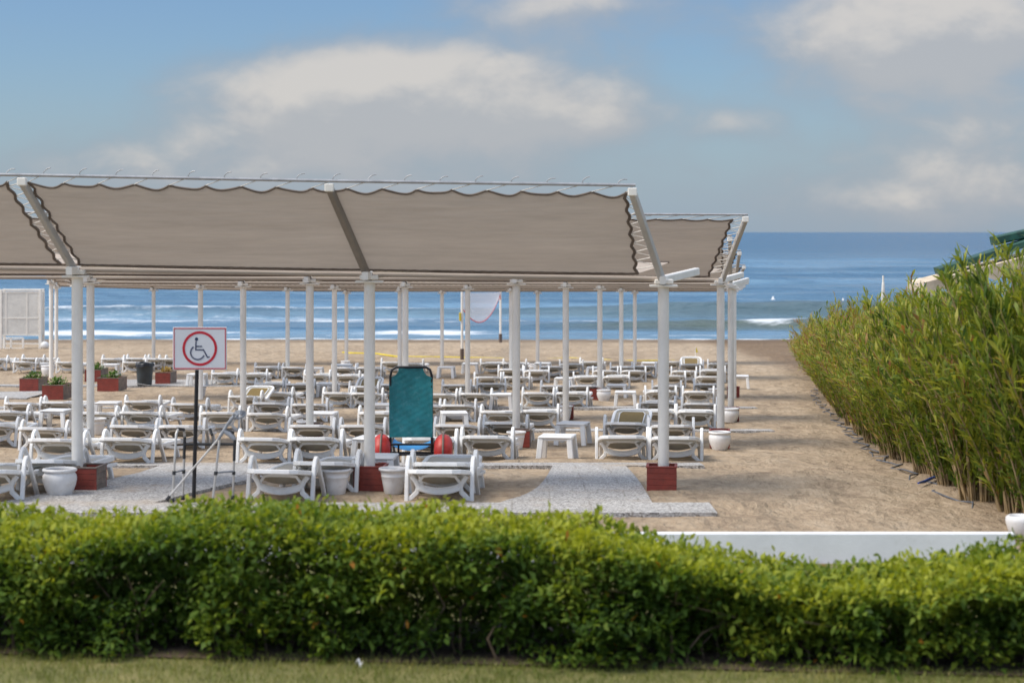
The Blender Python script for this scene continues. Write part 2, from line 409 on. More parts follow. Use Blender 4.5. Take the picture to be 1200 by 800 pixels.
def link(name, me, parent=None, loc=None):
    o = bpy.data.objects.new(name, me); C.objects.link(o)
    if parent: o.parent = parent
    if loc is not None: o.location = loc
    return o
def tag(o, label=None, cat=None, group=None, kind=None):
    if label: o['label'] = label
    if cat: o['category'] = cat
    if group: o['group'] = group
    if kind: o['kind'] = kind
    return o
def empty(name, loc, rz=0.0):
    o = bpy.data.objects.new(name, None); C.objects.link(o); o.location = loc; o.rotation_euler.z = rz; o.empty_display_size = .2
    return o
def children(o): return list(o.children)
def copy_tree(o, parent=None):
    c = o.copy(); C.objects.link(c)
    if parent: c.parent = parent
    for ch in children(o): copy_tree(ch, c)
    return c
def pymesh(name, V_, F_, m, smooth=True):
    me = bpy.data.meshes.new(name); me.from_pydata(V_, [], F_); me.materials.append(m)
    if smooth: me.polygons.foreach_set('use_smooth', [True] * len(me.polygons))
    return me
def npmesh(name, V_, F_, m, smooth=True, attr=None):
    """V_ (n,3) and F_ (k,3|4) arrays"""
    me = bpy.data.meshes.new(name); n, k = len(V_), F_.shape[1]
    me.vertices.add(n); me.vertices.foreach_set('co', V_.astype(np.float32).ravel())
    me.loops.add(F_.size); me.loops.foreach_set('vertex_index', F_.astype(np.int32).ravel())
    me.polygons.add(len(F_)); me.polygons.foreach_set('loop_start', np.arange(0, F_.size, k, dtype=np.int32))
    me.polygons.foreach_set('loop_total', np.full(len(F_), k, dtype=np.int32))
    if smooth: me.polygons.foreach_set('use_smooth', np.ones(len(F_), dtype=bool))
    for a, vals in (attr or {}).items():
        at = me.attributes.new(a, 'FLOAT', 'POINT'); at.data.foreach_set('value', vals.astype(np.float32))
    me.materials.append(m); me.update(calc_edges=True); me.validate(); return me
def vnoise(x, y, seed=0):
    """smooth value noise, vectorised"""
    r = np.random.default_rng(seed).random((256, 256)); xi = np.floor(x).astype(int); yi = np.floor(y).astype(int)
    fx = x - xi; fy = y - yi; fx = fx * fx * (3 - 2 * fx); fy = fy * fy * (3 - 2 * fy)
    g = lambda a, b: r[a % 256, b % 256]
    return (g(xi, yi) * (1 - fx) + g(xi + 1, yi) * fx) * (1 - fy) + (g(xi, yi + 1) * (1 - fx) + g(xi + 1, yi + 1) * fx) * fy

# ------------------------------------------------------------------ setting: beach, sea, lawn, paving
xs = np.concatenate([-np.geomspace(400, 15, 24), np.arange(-14.8, 14.8, .16), np.geomspace(15, 400, 24)])
ys = np.concatenate([np.linspace(-60, 16, 24), np.arange(16.5, 46, .16), np.arange(46, 84, .4), np.arange(84, 130, 1.0)])
gx, gy = np.meshgrid(xs, ys)
gh = np.interp(gy, _Y, _Z)
fade = np.clip((gy - 17) / 2, 0, 1) * np.clip((92 - gy) / 10, .15, 1)
gh = gh + fade * ((vnoise(gx * 1.1, gy * 1.1, 1) - .5) * .05 + (vnoise(gx * 2.7, gy * 2.7, 2) - .5) * .045 + (vnoise(gx * .3, gy * .3, 3) - .5) * .05) - .012
paved = ((gy > 19.8) & (gy < 20.58) & (gx > -9.5) & (gx < 2.04)) | ((gy > 25.45) & (gy < 26.15) & (gx > -9.5) & (gx < 2.46)) | ((gy > 20.5) & (gy < 25.6) & (gx > np.interp(gy, [20.5, 20.8, 21.2, 21.6, 22.4, 23.4, 25.4], [-.25, -.02, .12, .22, .33, .41, .52])) & (gx < 1.45)) | (
    (gy > 20.5) & (gy < 25.6) & (gx > np.interp(gy, [20.4, 22.2, 24, 25.5], [-5.35, -4.75, -4.5, -4.5])) & (gx < np.interp(gy, [20.4, 22.6, 25.5], [-3.75, -3.12, -2.4])))
gh = np.where(paved, np.minimum(gh, np.interp(gy, _Y, _Z) - .03), gh)
for y0, y1 in ((503.6, 506), (477.2, 478.8), (451.2, 453)):
    a_, b_ = depth(y1) - .1, depth(y0) + .1; gh = np.where((gy > a_) & (gy < b_) & (gx < 4.2), np.minimum(gh, np.interp(gy, _Y, _Z) - .0), gh)
nx, ny = len(xs), len(ys)
ii = (np.arange(ny - 1)[:, None] * nx + np.arange(nx - 1)[None, :]).ravel()
F4 = np.stack([ii, ii + 1, ii + nx + 1, ii + nx], 1)
tag(link('beach_ground', npmesh('beach_ground', np.stack([gx, gy, gh], 2).reshape(-1, 3), F4, M['sand'])), 'pale brown trodden beach sand sloping down to the water', kind='structure')

# sea: a modelled surf zone and a flat sheet out to the horizon
SEA = -2.27
xs = np.concatenate([np.linspace(-420, -46, 60), np.arange(-45, 45.1, .4), np.linspace(46, 420, 60)])
ys = np.concatenate([np.arange(86, 170, .32), np.arange(170, 420, 1.3)])
gx, gy = np.meshgrid(xs, ys)
hz = np.zeros_like(gx); foam = np.zeros_like(gx); shoal = np.zeros_like(gx)
def ridge(d0, slope, wob, h, wf, wb, seed, hmod=None, sh=0.0):
    """steep on the shore side (wf), long on the sea side (wb)"""
    c = d0 + slope * gx + (vnoise(gx * .05 + 9, gx * 0 + seed, seed) - .5) * wob * 2 + (vnoise(gx * .25, gx * 0 + seed, seed + 50) - .5) * wob * .5
    t = gy - c
    p = np.where(t < 0, np.exp(-(t / wf) ** 2), np.exp(-(t / wb) ** 2))
    amp = h * (.55 + .9 * vnoise(gx * .08, gx * 0 + seed + 3, seed + 20))
    if hmod is not None: amp = amp * hmod
    return t, p * amp
sig = lambda x: 1 / (1 + np.exp(-np.clip(x, -40, 40)))
# first breaker (dark face on the right, white water on the left)
t, p = ridge(104.5, -.02, 1.6, .62, .9, 4.5, 4, hmod=.25 + .75 * sig((gx - 2) / 3)); hz += p
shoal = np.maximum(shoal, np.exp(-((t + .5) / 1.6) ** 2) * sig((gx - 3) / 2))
foam = np.maximum(foam, np.exp(-((t + 4.5) / 2.6) ** 2) * ((.55 + .75 * vnoise(gx * .33, gy * .55, 91)) * sig((-15 - gx) / 2.0) + .9 * np.exp(-((gx + 4.4) / 3.0) ** 2) + .10))
foam = np.maximum(foam, np.exp(-((t - .6) / .6) ** 2) * (.45 * vnoise(gx * .5, gy * 0, 71)) * sig((gx - 3) / 3))
foam = np.maximum(foam, np.exp(-((t - .2) / .9) ** 2) * .9 * np.exp(-((gx - 13.5) / 1.4) ** 2))
# second breaker
t, p = ridge(119, .015, 1.8, .66, 1.2, 5.5, 5); hz += p
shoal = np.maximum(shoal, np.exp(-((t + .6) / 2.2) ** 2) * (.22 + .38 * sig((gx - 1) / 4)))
foam = np.maximum(foam, np.exp(-((t - 1.2) / 1.6) ** 2) * (1.0 * sig((-4 - gx) / 3) * (.55 + .6 * vnoise(gx * .3, gy * .2, 8))))
foam = np.maximum(foam, np.exp(-((t + 7) / 1.0) ** 2) * .45)
foam = np.maximum(foam, np.exp(-((t - 4) / 4.5) ** 2) * .52 * sig((-2 - gx) / 4))
foam = np.maximum(foam, np.exp(-((t + 6) / 5.0) ** 2) * (.20 + .55 * vnoise(gx * .2, gy * .5, 92)) * sig((2 - gx) / 5) * .8)
for k, (d0, h, sp_) in enumerate(((136, .40, 0), (152, .45, .02), (172, .45, -.02), (196, .5, .01), (226, .5, 0), (262, .5, -.02), (305, .5, .01), (355, .45, 0))):
    t, p = ridge(d0, sp_, 3, h, 2.2 + k * .3, 7 + k, 30 + k); hz += p
    foam = np.maximum(foam, np.exp(-((t - 2.5) / (3 + k * .5)) ** 2) * (.30 - .03 * k) * vnoise(gx * .12, gy * .1, 90 + k) * 1.3)
# swash edge
edge = gy - (93.6 + (vnoise(gx * .1, gx * 0 + 1, 60) - .5) * 2.2 + (vnoise(gx * .5, gx * 0 + 1, 61) - .5) * .7)
foam = np.maximum(foam, np.exp(-((edge - .7) / .8) ** 2) * .62)
foam = np.maximum(foam, np.exp(-((edge - 4.2) / 1.1) ** 2) * .40 * vnoise(gx * .3, gy * .3, 62))
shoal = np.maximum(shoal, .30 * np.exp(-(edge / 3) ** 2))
hz *= np.clip((420 - gy) / 60, 0, 1) * np.clip((gy - 94) / 5, 0, 1)
hz += (vnoise(gx * .8, gy * .9, 77) - .5) * .10 * np.clip((400 - gy) / 60, 0, 1) * np.clip((gy - 92) / 5, 0, 1)
nx, ny = len(xs), len(ys)
ii = (np.arange(ny - 1)[:, None] * nx + np.arange(nx - 1)[None, :]).ravel()
F4 = np.stack([ii, ii + 1, ii + nx + 1, ii + nx], 1)
V1 = np.stack([gx, gy, SEA + hz], 2).reshape(-1, 3); n1 = len(V1)
# far sheet joined on (butts against the last row, the sides and runs out past the horizon)
xf = np.concatenate([-np.geomspace(30000, 430, 14), np.linspace(-420, 420, 9), np.geomspace(430, 30000, 14)])
yf = np.geomspace(ys[-1], 45000, 40)
fx, fy = np.meshgrid(xf, yf); V2 = np.stack([fx, fy, np.full_like(fx, SEA)], 2).reshape(-1, 3)
nf, mf = len(xf), len(yf); jj = (np.arange(mf - 1)[:, None] * nf + np.arange(nf - 1)[None, :]).ravel() + n1
F5 = np.stack([jj, jj + 1, jj + nf + 1, jj + nf], 1)
VV = np.concatenate([V1, V2]); FF = np.concatenate([F4, F5]); z2 = np.zeros(len(V2))
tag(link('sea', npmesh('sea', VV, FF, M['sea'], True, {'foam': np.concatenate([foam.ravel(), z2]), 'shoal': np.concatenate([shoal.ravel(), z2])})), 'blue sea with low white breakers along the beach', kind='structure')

lw = MB(); lw.grid(lambda u, v: (-40 + 80 * u, -20 + 36.75 * v, .014), 8, 8)
tag(lw.obj('lawn', M['lawn']), 'dry green lawn in front of the clipped hedge', kind='structure')

# pebble paving round the front bays
pm_ = MB()
def sheet(fx0, fx1, y0, y1, ny_, nx_=24, lift=.014):
    hgt = lambda y: gz(y) + lift
    pm_.grid(lambda u, v: ((lambda y: (fx0(y) + (fx1(y) - fx0(y)) * u, y, hgt(y)))(y0 + (y1 - y0) * v)), nx_, ny_, False)
    for fx in (fx0, fx1):     # side skirts
        pm_.grid(lambda u, v: ((lambda y: (fx(y), y, hgt(y) - .12 * (1 - v)))(y0 + (y1 - y0) * u)), ny_, 1, False)
    for y in (y0, y1): pm_.add([(fx0(y), y, hgt(y) - .12), (fx1(y), y, hgt(y) - .12), (fx1(y), y, hgt(y)), (fx0(y), y, hgt(y))], [(0, 1, 2, 3)])
I_ = lambda xs_, ys_: (lambda y: float(np.interp(y, xs_, ys_)))
sheet(lambda y: -9.5, lambda y: 2.04, 19.8, 20.58, 6)
_cy = np.linspace(20.58, 25.45, 60); _ex = np.interp(_cy, [20.5, 20.8, 21.2, 21.6, 22.4, 23.4, 25.4], [-.25, -.02, .12, .22, .33, .41, .52]); _ex = np.convolve(np.pad(_ex, 4, mode='edge'), np.ones(9) / 9, 'valid')
sheet(I_(_cy, _ex), lambda y: 1.45, 20.58, 25.45, 48)
sheet(lambda y: -9.5, lambda y: 2.46, 25.45, 26.15, 6)
sheet(I_([20.4, 22.2, 24, 25.5], [-5.35, -4.75, -4.5, -4.5]), I_([20.4, 22.6, 25.5], [-3.75, -3.12, -2.4]), 20.58, 25.45, 40)
tag(pm_.obj('pavement', M['pave']), 'grey pebble paving around the front beach bays', kind='structure')

def strip(x0p, x1p, yp0, yp1):
    d1, d0 = depth(yp0), depth(yp1); m = MB(); n = 14
    xa, xb = X(x0p, (d0 + d1) / 2), X(x1p, (d0 + d1) / 2)
    h = .02
    def fn(u, v):
        y = d0 + (d1 - d0) * v; return (xa + (xb - xa) * u, y, gz(y) + h + (vnoise(np.array([xa + (xb - xa) * u * 1.0]), np.array([y]), 5)[0] - .5) * .03)
    m.grid(fn, n, 4)
    m.add([(xa, d0, gz(d0) - .1), (xb, d0, gz(d0) - .1), fn(1, 0), fn(0, 0)], [(0, 1, 2, 3)])
    tag(m.obj('path', M['pave']), kind='structure')
strip(-60, 905, 503.6, 506); strip(-60, 886, 477.2, 478.8); strip(-60, 480, 451.2, 453); strip(118, 262, 445.5, 451)
strip(-40, 48, 459, 467)

# low white wall between lawn and sand, right of the gap in the hedge
wl = MB(); wl.box((-4.35, 16.84, .13), (17.2, .07, .27), .012)
o = wl.obj('kerb_wall', M['wall']); tag(o, 'low white rendered wall between the clipped hedge and the sand', 'wall')

# ------------------------------------------------------------------ shade canopies
def lerp(a, b, t): return tuple(p + (q - p) * t for p, q in zip(a, b))
def canopy(d, poles, dtop, label, run=1.0, rise=1.0, leans=None, near_gaps=((.09, .12), (.06, .24)), far=1.45, farlean=.50, farrise=.11,
           r=.061, hooks=False, scal=.02, skip_poles=(), base_h=0.0, breaks=(), detail=True):
    """poles: list of (pixel x, eave pixel y); near wing rises towards the viewer, far wing runs flat towards the sea"""
    g0 = gz(d); root = empty('shade_canopy', (0, d, g0)); tag(root, label, 'shade canopy', 'shade canopies down the beach')
    L = lambda p: (p[0], p[1] - d, p[2] - g0)
    ev = [(X(px_, d), d, Zp(py_, d)) for px_, py_ in poles]
    n = len(ev); leans = leans or [-.15] * n
    tp = [(e[0] + leans[i], e[1] - run, e[2] + rise) for i, e in enumerate(ev)]
    if dtop: tp = [(X(a, d - run), d - run, Zp(b, d - run)) for a, b in dtop]
    fr = [(e[0] + farlean, e[1] + far, e[2] + farrise) for e in ev]
    for i, e in enumerate(ev):
        if i in skip_poles: continue
        p = MB(); h = e[2] - g0
        p.tube([L((e[0], d, g0 - .25)), L((e[0], d, e[2] - .03))], r, 20)
        p.box(L((e[0], d, e[2] - .018)), (.30, .22, .022), .004)
        p.obj('pole', M['paint'], root)
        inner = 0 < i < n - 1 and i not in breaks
        a = MB(); a.tube([L((e[0], d - .02, e[2] + .0)), L(tp[i])], .05, flat=(.068, .085)); a.obj('arm', M['sleeve'] if inner else M['armshade'], root)  # arms are white; both taupes carry their shade in the colour
        b = MB(); b.tube([L((e[0] - farlean * .06, d - .28, e[2] + .05)), L((e[0], d, e[2] + .05)), L(fr[i])], .04, flat=(.07, .09)); b.obj('far_arm', M['paint'], root)
        if detail:
            c = MB(); c.box(L((e[0], d - .03, e[2] + .03)), (.20, .16, .05), .006); c.obj('bracket', M['paint'], root)
            k = MB(); k.box(L(lerp(e, tp[i], 1.0)), (.095, .08, .085), .008); k.obj('arm_cap', M['paint'], root)
    # top rail
    rl = MB(); rail = [(t[0], t[1] - .02, t[2] + .07) for t in tp]
    rail = [lerp(rail[1], rail[0], 1.02)] + rail[1:-1] + [lerp(rail[-2], rail[-1], 1.01)] if n > 2 else rail
    rl.tube([L(p) for p in rail], .017, 8); rl.obj('top_rail', M['rail'], root)
    # near sails, one per run between breaks
    cuts = [0] + sorted(breaks) + [n - 1]
    for ci in range(len(cuts) - 1):
        i0, i1 = cuts[ci], cuts[ci + 1]
        gl = near_gaps[0] if ci == 0 or True else (0, 0); gr = near_gaps[1] if i1 == n - 1 else (.17, .12)
        if i0 != 0: gl = (.05, .08)
        wtot = ev[i1][0] - ev[i0][0]
        def row(poly, s):      # position along the polyline of eaves or tops
            f = i0 + s * (i1 - i0); k = min(int(f), i1 - 1); return lerp(poly[k], poly[k + 1], f - k)
        nsc = max(3, int(wtot / .36)); nsd = 7
        def pt(s, t):
            xl = (gl[1] * (1 - t) + gl[0] * t) / wtot; xr = (gr[1] * (1 - t) + gr[0] * t) / wtot
            sc = .034 * (1 - abs(math.cos(math.pi * nsd * t))) ** .7
            s2 = xl + sc * (1 - s) ** 8 / wtot + s * (1 - xl - xr) - sc * s ** 8 / wtot
            b_, t_ = row(ev, s2), row(tp, s2)
            tt = .115 + t * .885 - (scal * (abs(math.sin(math.pi * nsc * s)) ** .8) * (.75 + .5 * math.sin(s * 37) ** 2) + .004) * t ** 10
            p = lerp(b_, t_, tt)
            f = i0 + s2 * (i1 - i0); loc = abs(math.sin(math.pi * (f % 1.0)))
            bil = .055 * math.sin(math.pi * min(1, t)) * loc
            return L((p[0], p[1] - bil * .7 + .03, p[2] - bil * .7 + .0))
        sl = MB(); NU, NV = 30 * max(1, (i1 - i0) * 3), 18
        sl.grid(pt, NU, NV); so = sl.obj('near_sail', M['sail'], root)
        pp = MB()
        edge_ = [pt(k / NU, 1) for k in range(NU + 1)]; pp.tube(edge_, .0125, 6)
        pp.tube([pt(0, k / 40) for k in range(41)], .015, 6); pp.tube([pt(1, k / 40) for k in range(41)], .018, 6)
        pp.tube([(q[0], q[1], q[2] + .004 * math.sin(k * 1.7)) for k, q in enumerate(pt(k / NU, 0) for k in range(NU + 1))], .014, 6)
        pp.obj('piping', M['piping'], so)
        if detail:
            lc = MB()
            for side, idx in ((0, i0), (1, i1)):
                m_ = 9; last = None
                for k in range(m_):
                    t = (k + .5) / m_; a = pt(side, t); b_ = L(lerp(ev[idx], tp[idx], .115 + t * .885 + .045))
                    lc.tube([a, b_], .006, 5)
                    if last: lc.tube([last, a], .0045, 5)
                    last = b_
            for k in range(nsc + 1):
                s = min(1, k / nsc); a = pt(s, 1); q = row(rail if len(rail) == n else tp, s)
                s1 = min(1, (k + .5) / nsc); a1 = pt(s1, 1); q1 = row(tp, s1)
                lc.tube([a, L((q1[0], q1[1] - .02, q1[2] + .06))], .005, 5)
            lc.obj('lacing_cord', M['cord'], so)['kind'] = 'stuff'
        if hooks:
            hk = MB(); hk.tube([(0, 0, -.02), (0, .0, .02), (.022, 0, .045), (.055, 0, .06), (.085, 0, .062)], .0055, 6)
            hm = hk.mesh('hook', M['rail'])
            for k in range(nsc):
                q = row(tp, (k + .6) / nsc); h_ = link('hook', hm, root, L((q[0], q[1] - .02, q[2] + .08)))
                h_.rotation_euler = (random.uniform(-.3, .3), random.uniform(-.15, .15), random.uniform(-.5, .2))
    # far sail: nearly flat, sagging between its arms
    def fp(s, t):
        f = s * (n - 1); f = min(f, n - 1 - .10); k = min(int(f), n - 2); b_ = lerp(ev[k], ev[k + 1], f - k); e_ = lerp(fr[k], fr[k + 1], f - k)
        p = lerp(b_, e_, .02 + .98 * t); sag = .05 * math.sin(math.pi * (f - k)) * (.3 + .7 * math.sin(math.pi * t))
        return L((p[0], p[1], p[2] + .11 - sag))
    fs = MB(); fs.grid(fp, 16 * (n - 1), 12); fo = fs.obj('far_sail', M['sail'], root)
    pp = MB(); pp.tube([fp(k / 60, 0) for k in range(61)], .014, 6); pp.tube([fp(k / 60, 1) for k in range(61)], .014, 6); pp.obj('piping', M['piping'], fo)
    # eave tube between the poles
    et = MB(); et.tube([L((e[0], e[1] - .02, e[2] + .06)) for e in ev], .028, 10); et.obj('eave_tube', M['sail'], root)
    return root
DR = [21.9, 31.1, 39.2, 47.9, 57.6, 66.9]
canopy(DR[0], [(-253, 317), (90.5, 322), (433, 328), (777.5, 333)], [(-330, 208), (26, 213), (386, 220), (741, 225)],
       'nearest taupe shade canopy with laced scalloped sails', hooks=True, scal=.046, breaks=(1,))
canopy(DR[1], [(-140, 329), (106, 330), (363, 331), (605, 331.5), (844.5, 332.5)], None, 'second taupe shade canopy from the clipped hedge', leans=[-.1, -.1, -.1, -.1, .27], rise=1.0, near_gaps=((.1, .1), (.17, .22)))
canopy(DR[2], [(92, 334), (285, 335), (475, 335.5), (663, 336), (856.5, 336.5)], None, 'third taupe shade canopy from the clipped hedge', leans=[-.1] * 4 + [-.13], rise=.95, near_gaps=((.1, .1), (.14, .14)))
canopy(DR[3], [(79, 337), (235, 337.5), (392, 338), (548, 338), (703, 338), (860, 338)], None, 'fourth taupe shade canopy from the clipped hedge', leans=[-.1] * 5 + [.02], rise=.85, skip_poles=(0,))
canopy(DR[4], [(60, 332), (207, 338), (337, 340), (468.5, 341), (599, 341), (728, 341), (859, 341)], None, 'fifth taupe shade canopy from the clipped hedge', leans=[-.1] * 6 + [.2], rise=.7, skip_poles=(1,))
canopy(DR[5], [(66, 337), (180, 340), (293, 342), (406, 343), (518, 343), (630, 343), (744, 343), (858, 343)], None, 'taupe shade canopy nearest the sea', leans=[-.1] * 8, rise=.6, skip_poles=(2,))

# ------------------------------------------------------------------ sun loungers
def make_lounger(raised=False):
    root = empty('sun_lounger', (0, 0, 0))
    prof = [(0, .348), (.04, .346), (.2, .325), (.42, .30), (.8, .255), (1.06, .235)]
    zf = lambda y: float(np.interp(y, [p[0] for p in prof], [p[1] for p in prof]))
    f = MB()
    W = .30
    loop = [(-W, 1.06), (-W, .8), (-W, .5), (-W, .32), (-W + .015, .18), (-W + .055, .06), (-W + .12, .008), (0, 0), (W - .12, .008), (W - .055, .06), (W - .015, .18), (W, .32), (W, .5), (W, .8), (W, 1.06)]
    f.tube([(x, y, zf(y)) for x, y in loop], .03, flat=(.05, .046))
    f.tube([(-W, .62, .27), (-.15, .62, .23), (.15, .62, .23), (W, .62, .27)], .02, flat=(.05, .03))
    f.tube([(-W, 1.02, .215), (W, 1.02, .215)], .02, flat=(.05, .03))
    for sx in (-1, 1): f.tube([(sx * W, 1.06, .215), (sx * W, 1.5, .175), (sx * W, 1.86, .165)], .02, flat=(.045, .04))
    f.tube([(-W, 1.84, .165), (W, 1.84, .165)], .02, flat=(.045, .035))
    f.obj('seat_frame', M['white'], root)
    sl = MB(); sl.grid(lambda u, v: ((u - .5) * (.555 - .2 * max(0, 1 - v / .2) ** 2), .03 + v * 1.02, zf(.03 + v * 1.02) + .016 + .012 * math.sin(math.pi * v) - .012 * math.sin(math.pi * u)), 6, 12)
    sl.obj('seat_sling', M['sling'], root)
    # backrest, hinged at y=1.06
    b = MB(); H = .82
    loop = [(-W, 0), (-W, .3), (-W, .62), (-W + .012, .72), (-W + .05, .79), (-W + .12, H), (0, H + .01), (W - .12, H), (W - .05, .79), (W - .012, .72), (W, .62), (W, .3), (W, 0)]
    b.tube([(x, y, 0) for x, y in loop], .03, flat=(.05, .055)); b.tube([(-W, .05, 0), (W, .05, 0)], .02, flat=(.05, .03))
    bo = b.obj('backrest', M['white'], root, (0, 1.07, .24))
    g = MB(); g.grid(lambda u, v: ((u - .5) * .55, .06 + v * .74, .012 - .025 * math.sin(math.pi * u)), 6, 8); 
    g.obj('back_sling', M['sling'], bo)
    if raised:
        g = MB(); g.grid(lambda u, v: ((u - .5) * .40, .13 + v * .56, .022), 4, 4); g.obj('head_panel', M['ochre'], bo)
    if raised:      # propped open, the cloth sits in a wide inner frame
        q = MB(); q.tube([(-.2, .12, .02), (-.21, .6, .02), (-.17, .70, .02), (.17, .70, .02), (.21, .6, .02), (.2, .12, .02)], .012, 6, closed=True); q.obj('inner_frame', M['white'], bo)
        for sx in (-1, 1):
            q = MB(); q.tube([(sx * .25, 1.45, .18), (sx * .25, 1.58, .38)], .014, 6); q.obj('strut', M['white'], root)
    bo.rotation_euler.x = R(17) if raised else R(0)
    for sx in (-1, 1):
        a = MB(); x = sx * .345
        pth = [(.37, 0), (.385, .12), (.41, .26), (.44, .355), (.475, .415), (.525, .442), (.575, .43), (.625, .38), (.71, .27), (.84, .13), (.95, .0)]
        a.tube([(x, y, z) for y, z in pth], .03, flat=(.042, .050), up=(0, 1, 0)); 
        a.obj('armrest', M['white'], root)
        d = MB()
        d.tube([(sx * .345, .385, .012), (sx * .30, .385, .035), (sx * .235, .385, .095), (sx * .222, .385, .15), (sx * .245, .385, .205), (sx * .29, .385, .265)], .02, flat=(.05, .05), up=(0, 1, 0))
        d.obj('front_leg', M['white'], root)
        l = MB(); l.tube([(sx * .29, 1.62, .17), (sx * .30, 1.66, .1), (sx * .305, 1.70, 0)], .02, flat=(.05, .06), up=(0, 1, 0)); l.obj('rear_leg', M['white'], root)
    s_ = MB()
    def bow(u, v):
        x = (u - .5) * .44; dip = .045 * (1 - (2 * u - 1) ** 2); return (x, .372 - .02 * v, .185 - dip - .058 * v)
    s_.grid(bow, 12, 2); s_.tube([(-.225, .385, .19), (-.17, .375, .262), (-.10, .37, .272), (.10, .37, .272), (.17, .375, .262), (.225, .385, .19)], .012, flat=(.03, .02), up=(0, 1, 0))
    s_.tube([bow(k / 12, 1) for k in range(13)], .012, 6); s_.tube([bow(k / 12, 0) for k in range(13)], .010, 6)
    up_ = MB(); up_.grid(lambda u, v: ((u - .5) * (.36 + .08 * v), .42 + .10 * v, .268 - v * (.065 + .04 * (1 - (2 * u - 1) ** 2))), 12, 4); up_.obj('under_panel', M['sling'], root)
    s_.obj('stretcher', M['white'], root)
    return root

ROWS = [  # rows from the hedge: (phrase, [(px, py of seat front, raised)])
    ('front row by the walking frame', [(-25, 553), (318, 553), (509, 553)]),
    ('second row from the hedge', [(44, 541), (372, 543.5), (515, 544.5)]),
    ('third row from the hedge', [(54, 515.5), (138, 514.5), (302, 514.5), (364, 514), (499, 514), (567, 512), (729.5, 512), (791, 513)]),
    ('fourth row from the hedge', [(-16, 498), (40, 502), (147, 499.5), (207, 499.5), (360, 499), (419, 499), (530, 498.5), (588, 495.5), (731, 496, 1), (787, 499)]),
    ('fifth row from the hedge', [(0, 482), (104, 484), (155.5, 483.5), (254, 484), (306, 485), (438, 484), (580, 482.5), (629, 481.5), (767, 481.5), (815, 482)]),
    ('sixth row from the hedge', [(20, 472.5), (63, 471.5), (161, 470.5), (215, 473.5), (311, 472.5), (359, 474), (496, 475.5), (533, 475), (769, 471.5), (820, 473)]),
    ('seventh row from the hedge', [(281, 464.5, 1), (319, 460), (391, 460.5), (427, 461), (512, 462), (554, 461.5), (628, 460.5), (667, 460.5), (776, 458.5), (817, 459)]),
    ('eighth row from the hedge', [(312, 449.5), (348, 450), (423, 453, 1), (459, 450.5), (532, 451), (575, 449.5), (648, 452), (684, 452), (781, 452), (829, 450)]),
    ('ninth row from the hedge', [(259, 437.5), (295, 438), (367, 439), (403, 440), (570, 442), (603, 442), (688, 441.5), (721, 441.5), (789, 440.5), (831, 441.5)]),
    ('tenth row from the hedge', [(309, 430), (340, 430.5), (399, 431), (430, 431), (597, 433), (628, 434.5), (709, 434.5), (743, 434.5), (801, 435), (835, 434)]),
    ('seaward row by the open sand', [(23, 424), (74, 424.5), (153, 424.5), (458, 424.5), (479, 426), (575, 425.5), (601, 425.5), (645, 429.5), (669, 426.5), (691, 424), (728, 430), (754, 429), (785, 424), (811, 427, 1), (843, 426)]),
    ('last row behind the red planters', [(-10, 421), (33, 420), (127, 420.5), (157, 420), (176, 420.5), (194, 420.5)]),
]
ORD = ['first', 'second', 'third', 'fourth', 'fifth', 'sixth', 'seventh', 'eighth', 'ninth', 'tenth', 'eleventh', 'twelfth', 'thirteenth', 'fourteenth', 'fifteenth', 'sixteenth', 'seventeenth', 'eighteenth', 'nineteenth', 'twentieth', 'twenty first', 'twenty second']
proto = {0: None, 1: None}
for ri, (phrase, items) in enumerate(ROWS):
    items = sorted(items)
    for k, it in enumerate(items):
        rz = 1 if len(it) > 2 else 0
        if proto[rz] is None: proto[rz] = make_lounger(bool(rz)); o = proto[rz]
        else: o = copy_tree(proto[rz])
        d = depth(it[1], .335); xw = X(it[0], d)
        o.location = (xw, d, gz(d + .9) + .9 * (gz(d) - gz(d + 1.8)) / 1.8 - .015)
        slope = math.atan2(gz(d + 1.8) - gz(d), 1.8)
        o.rotation_euler = (slope, random.uniform(-.008, .008), -R(random.gauss(5.0, 2.4)))
        if not rz:
            for ch in o.children:
                if ch.name.startswith('backrest'): ch.rotation_euler.x = R(random.choice((-1, 0, 0, 1, 2, 3)))
        if rz: lab = 'white sun lounger with its ochre backrest propped up, %s' % {3: 'right of the side tables', 6: 'among loungers behind the sign', 7: 'left of the teal beach wheelchair', 10: 'far right near the sea'}[ri]
        else: lab = 'white lounger, %s from left in the %s' % (ORD[k], phrase)
        tag(o, lab, 'sun lounger', 'white sun loungers on the sand')

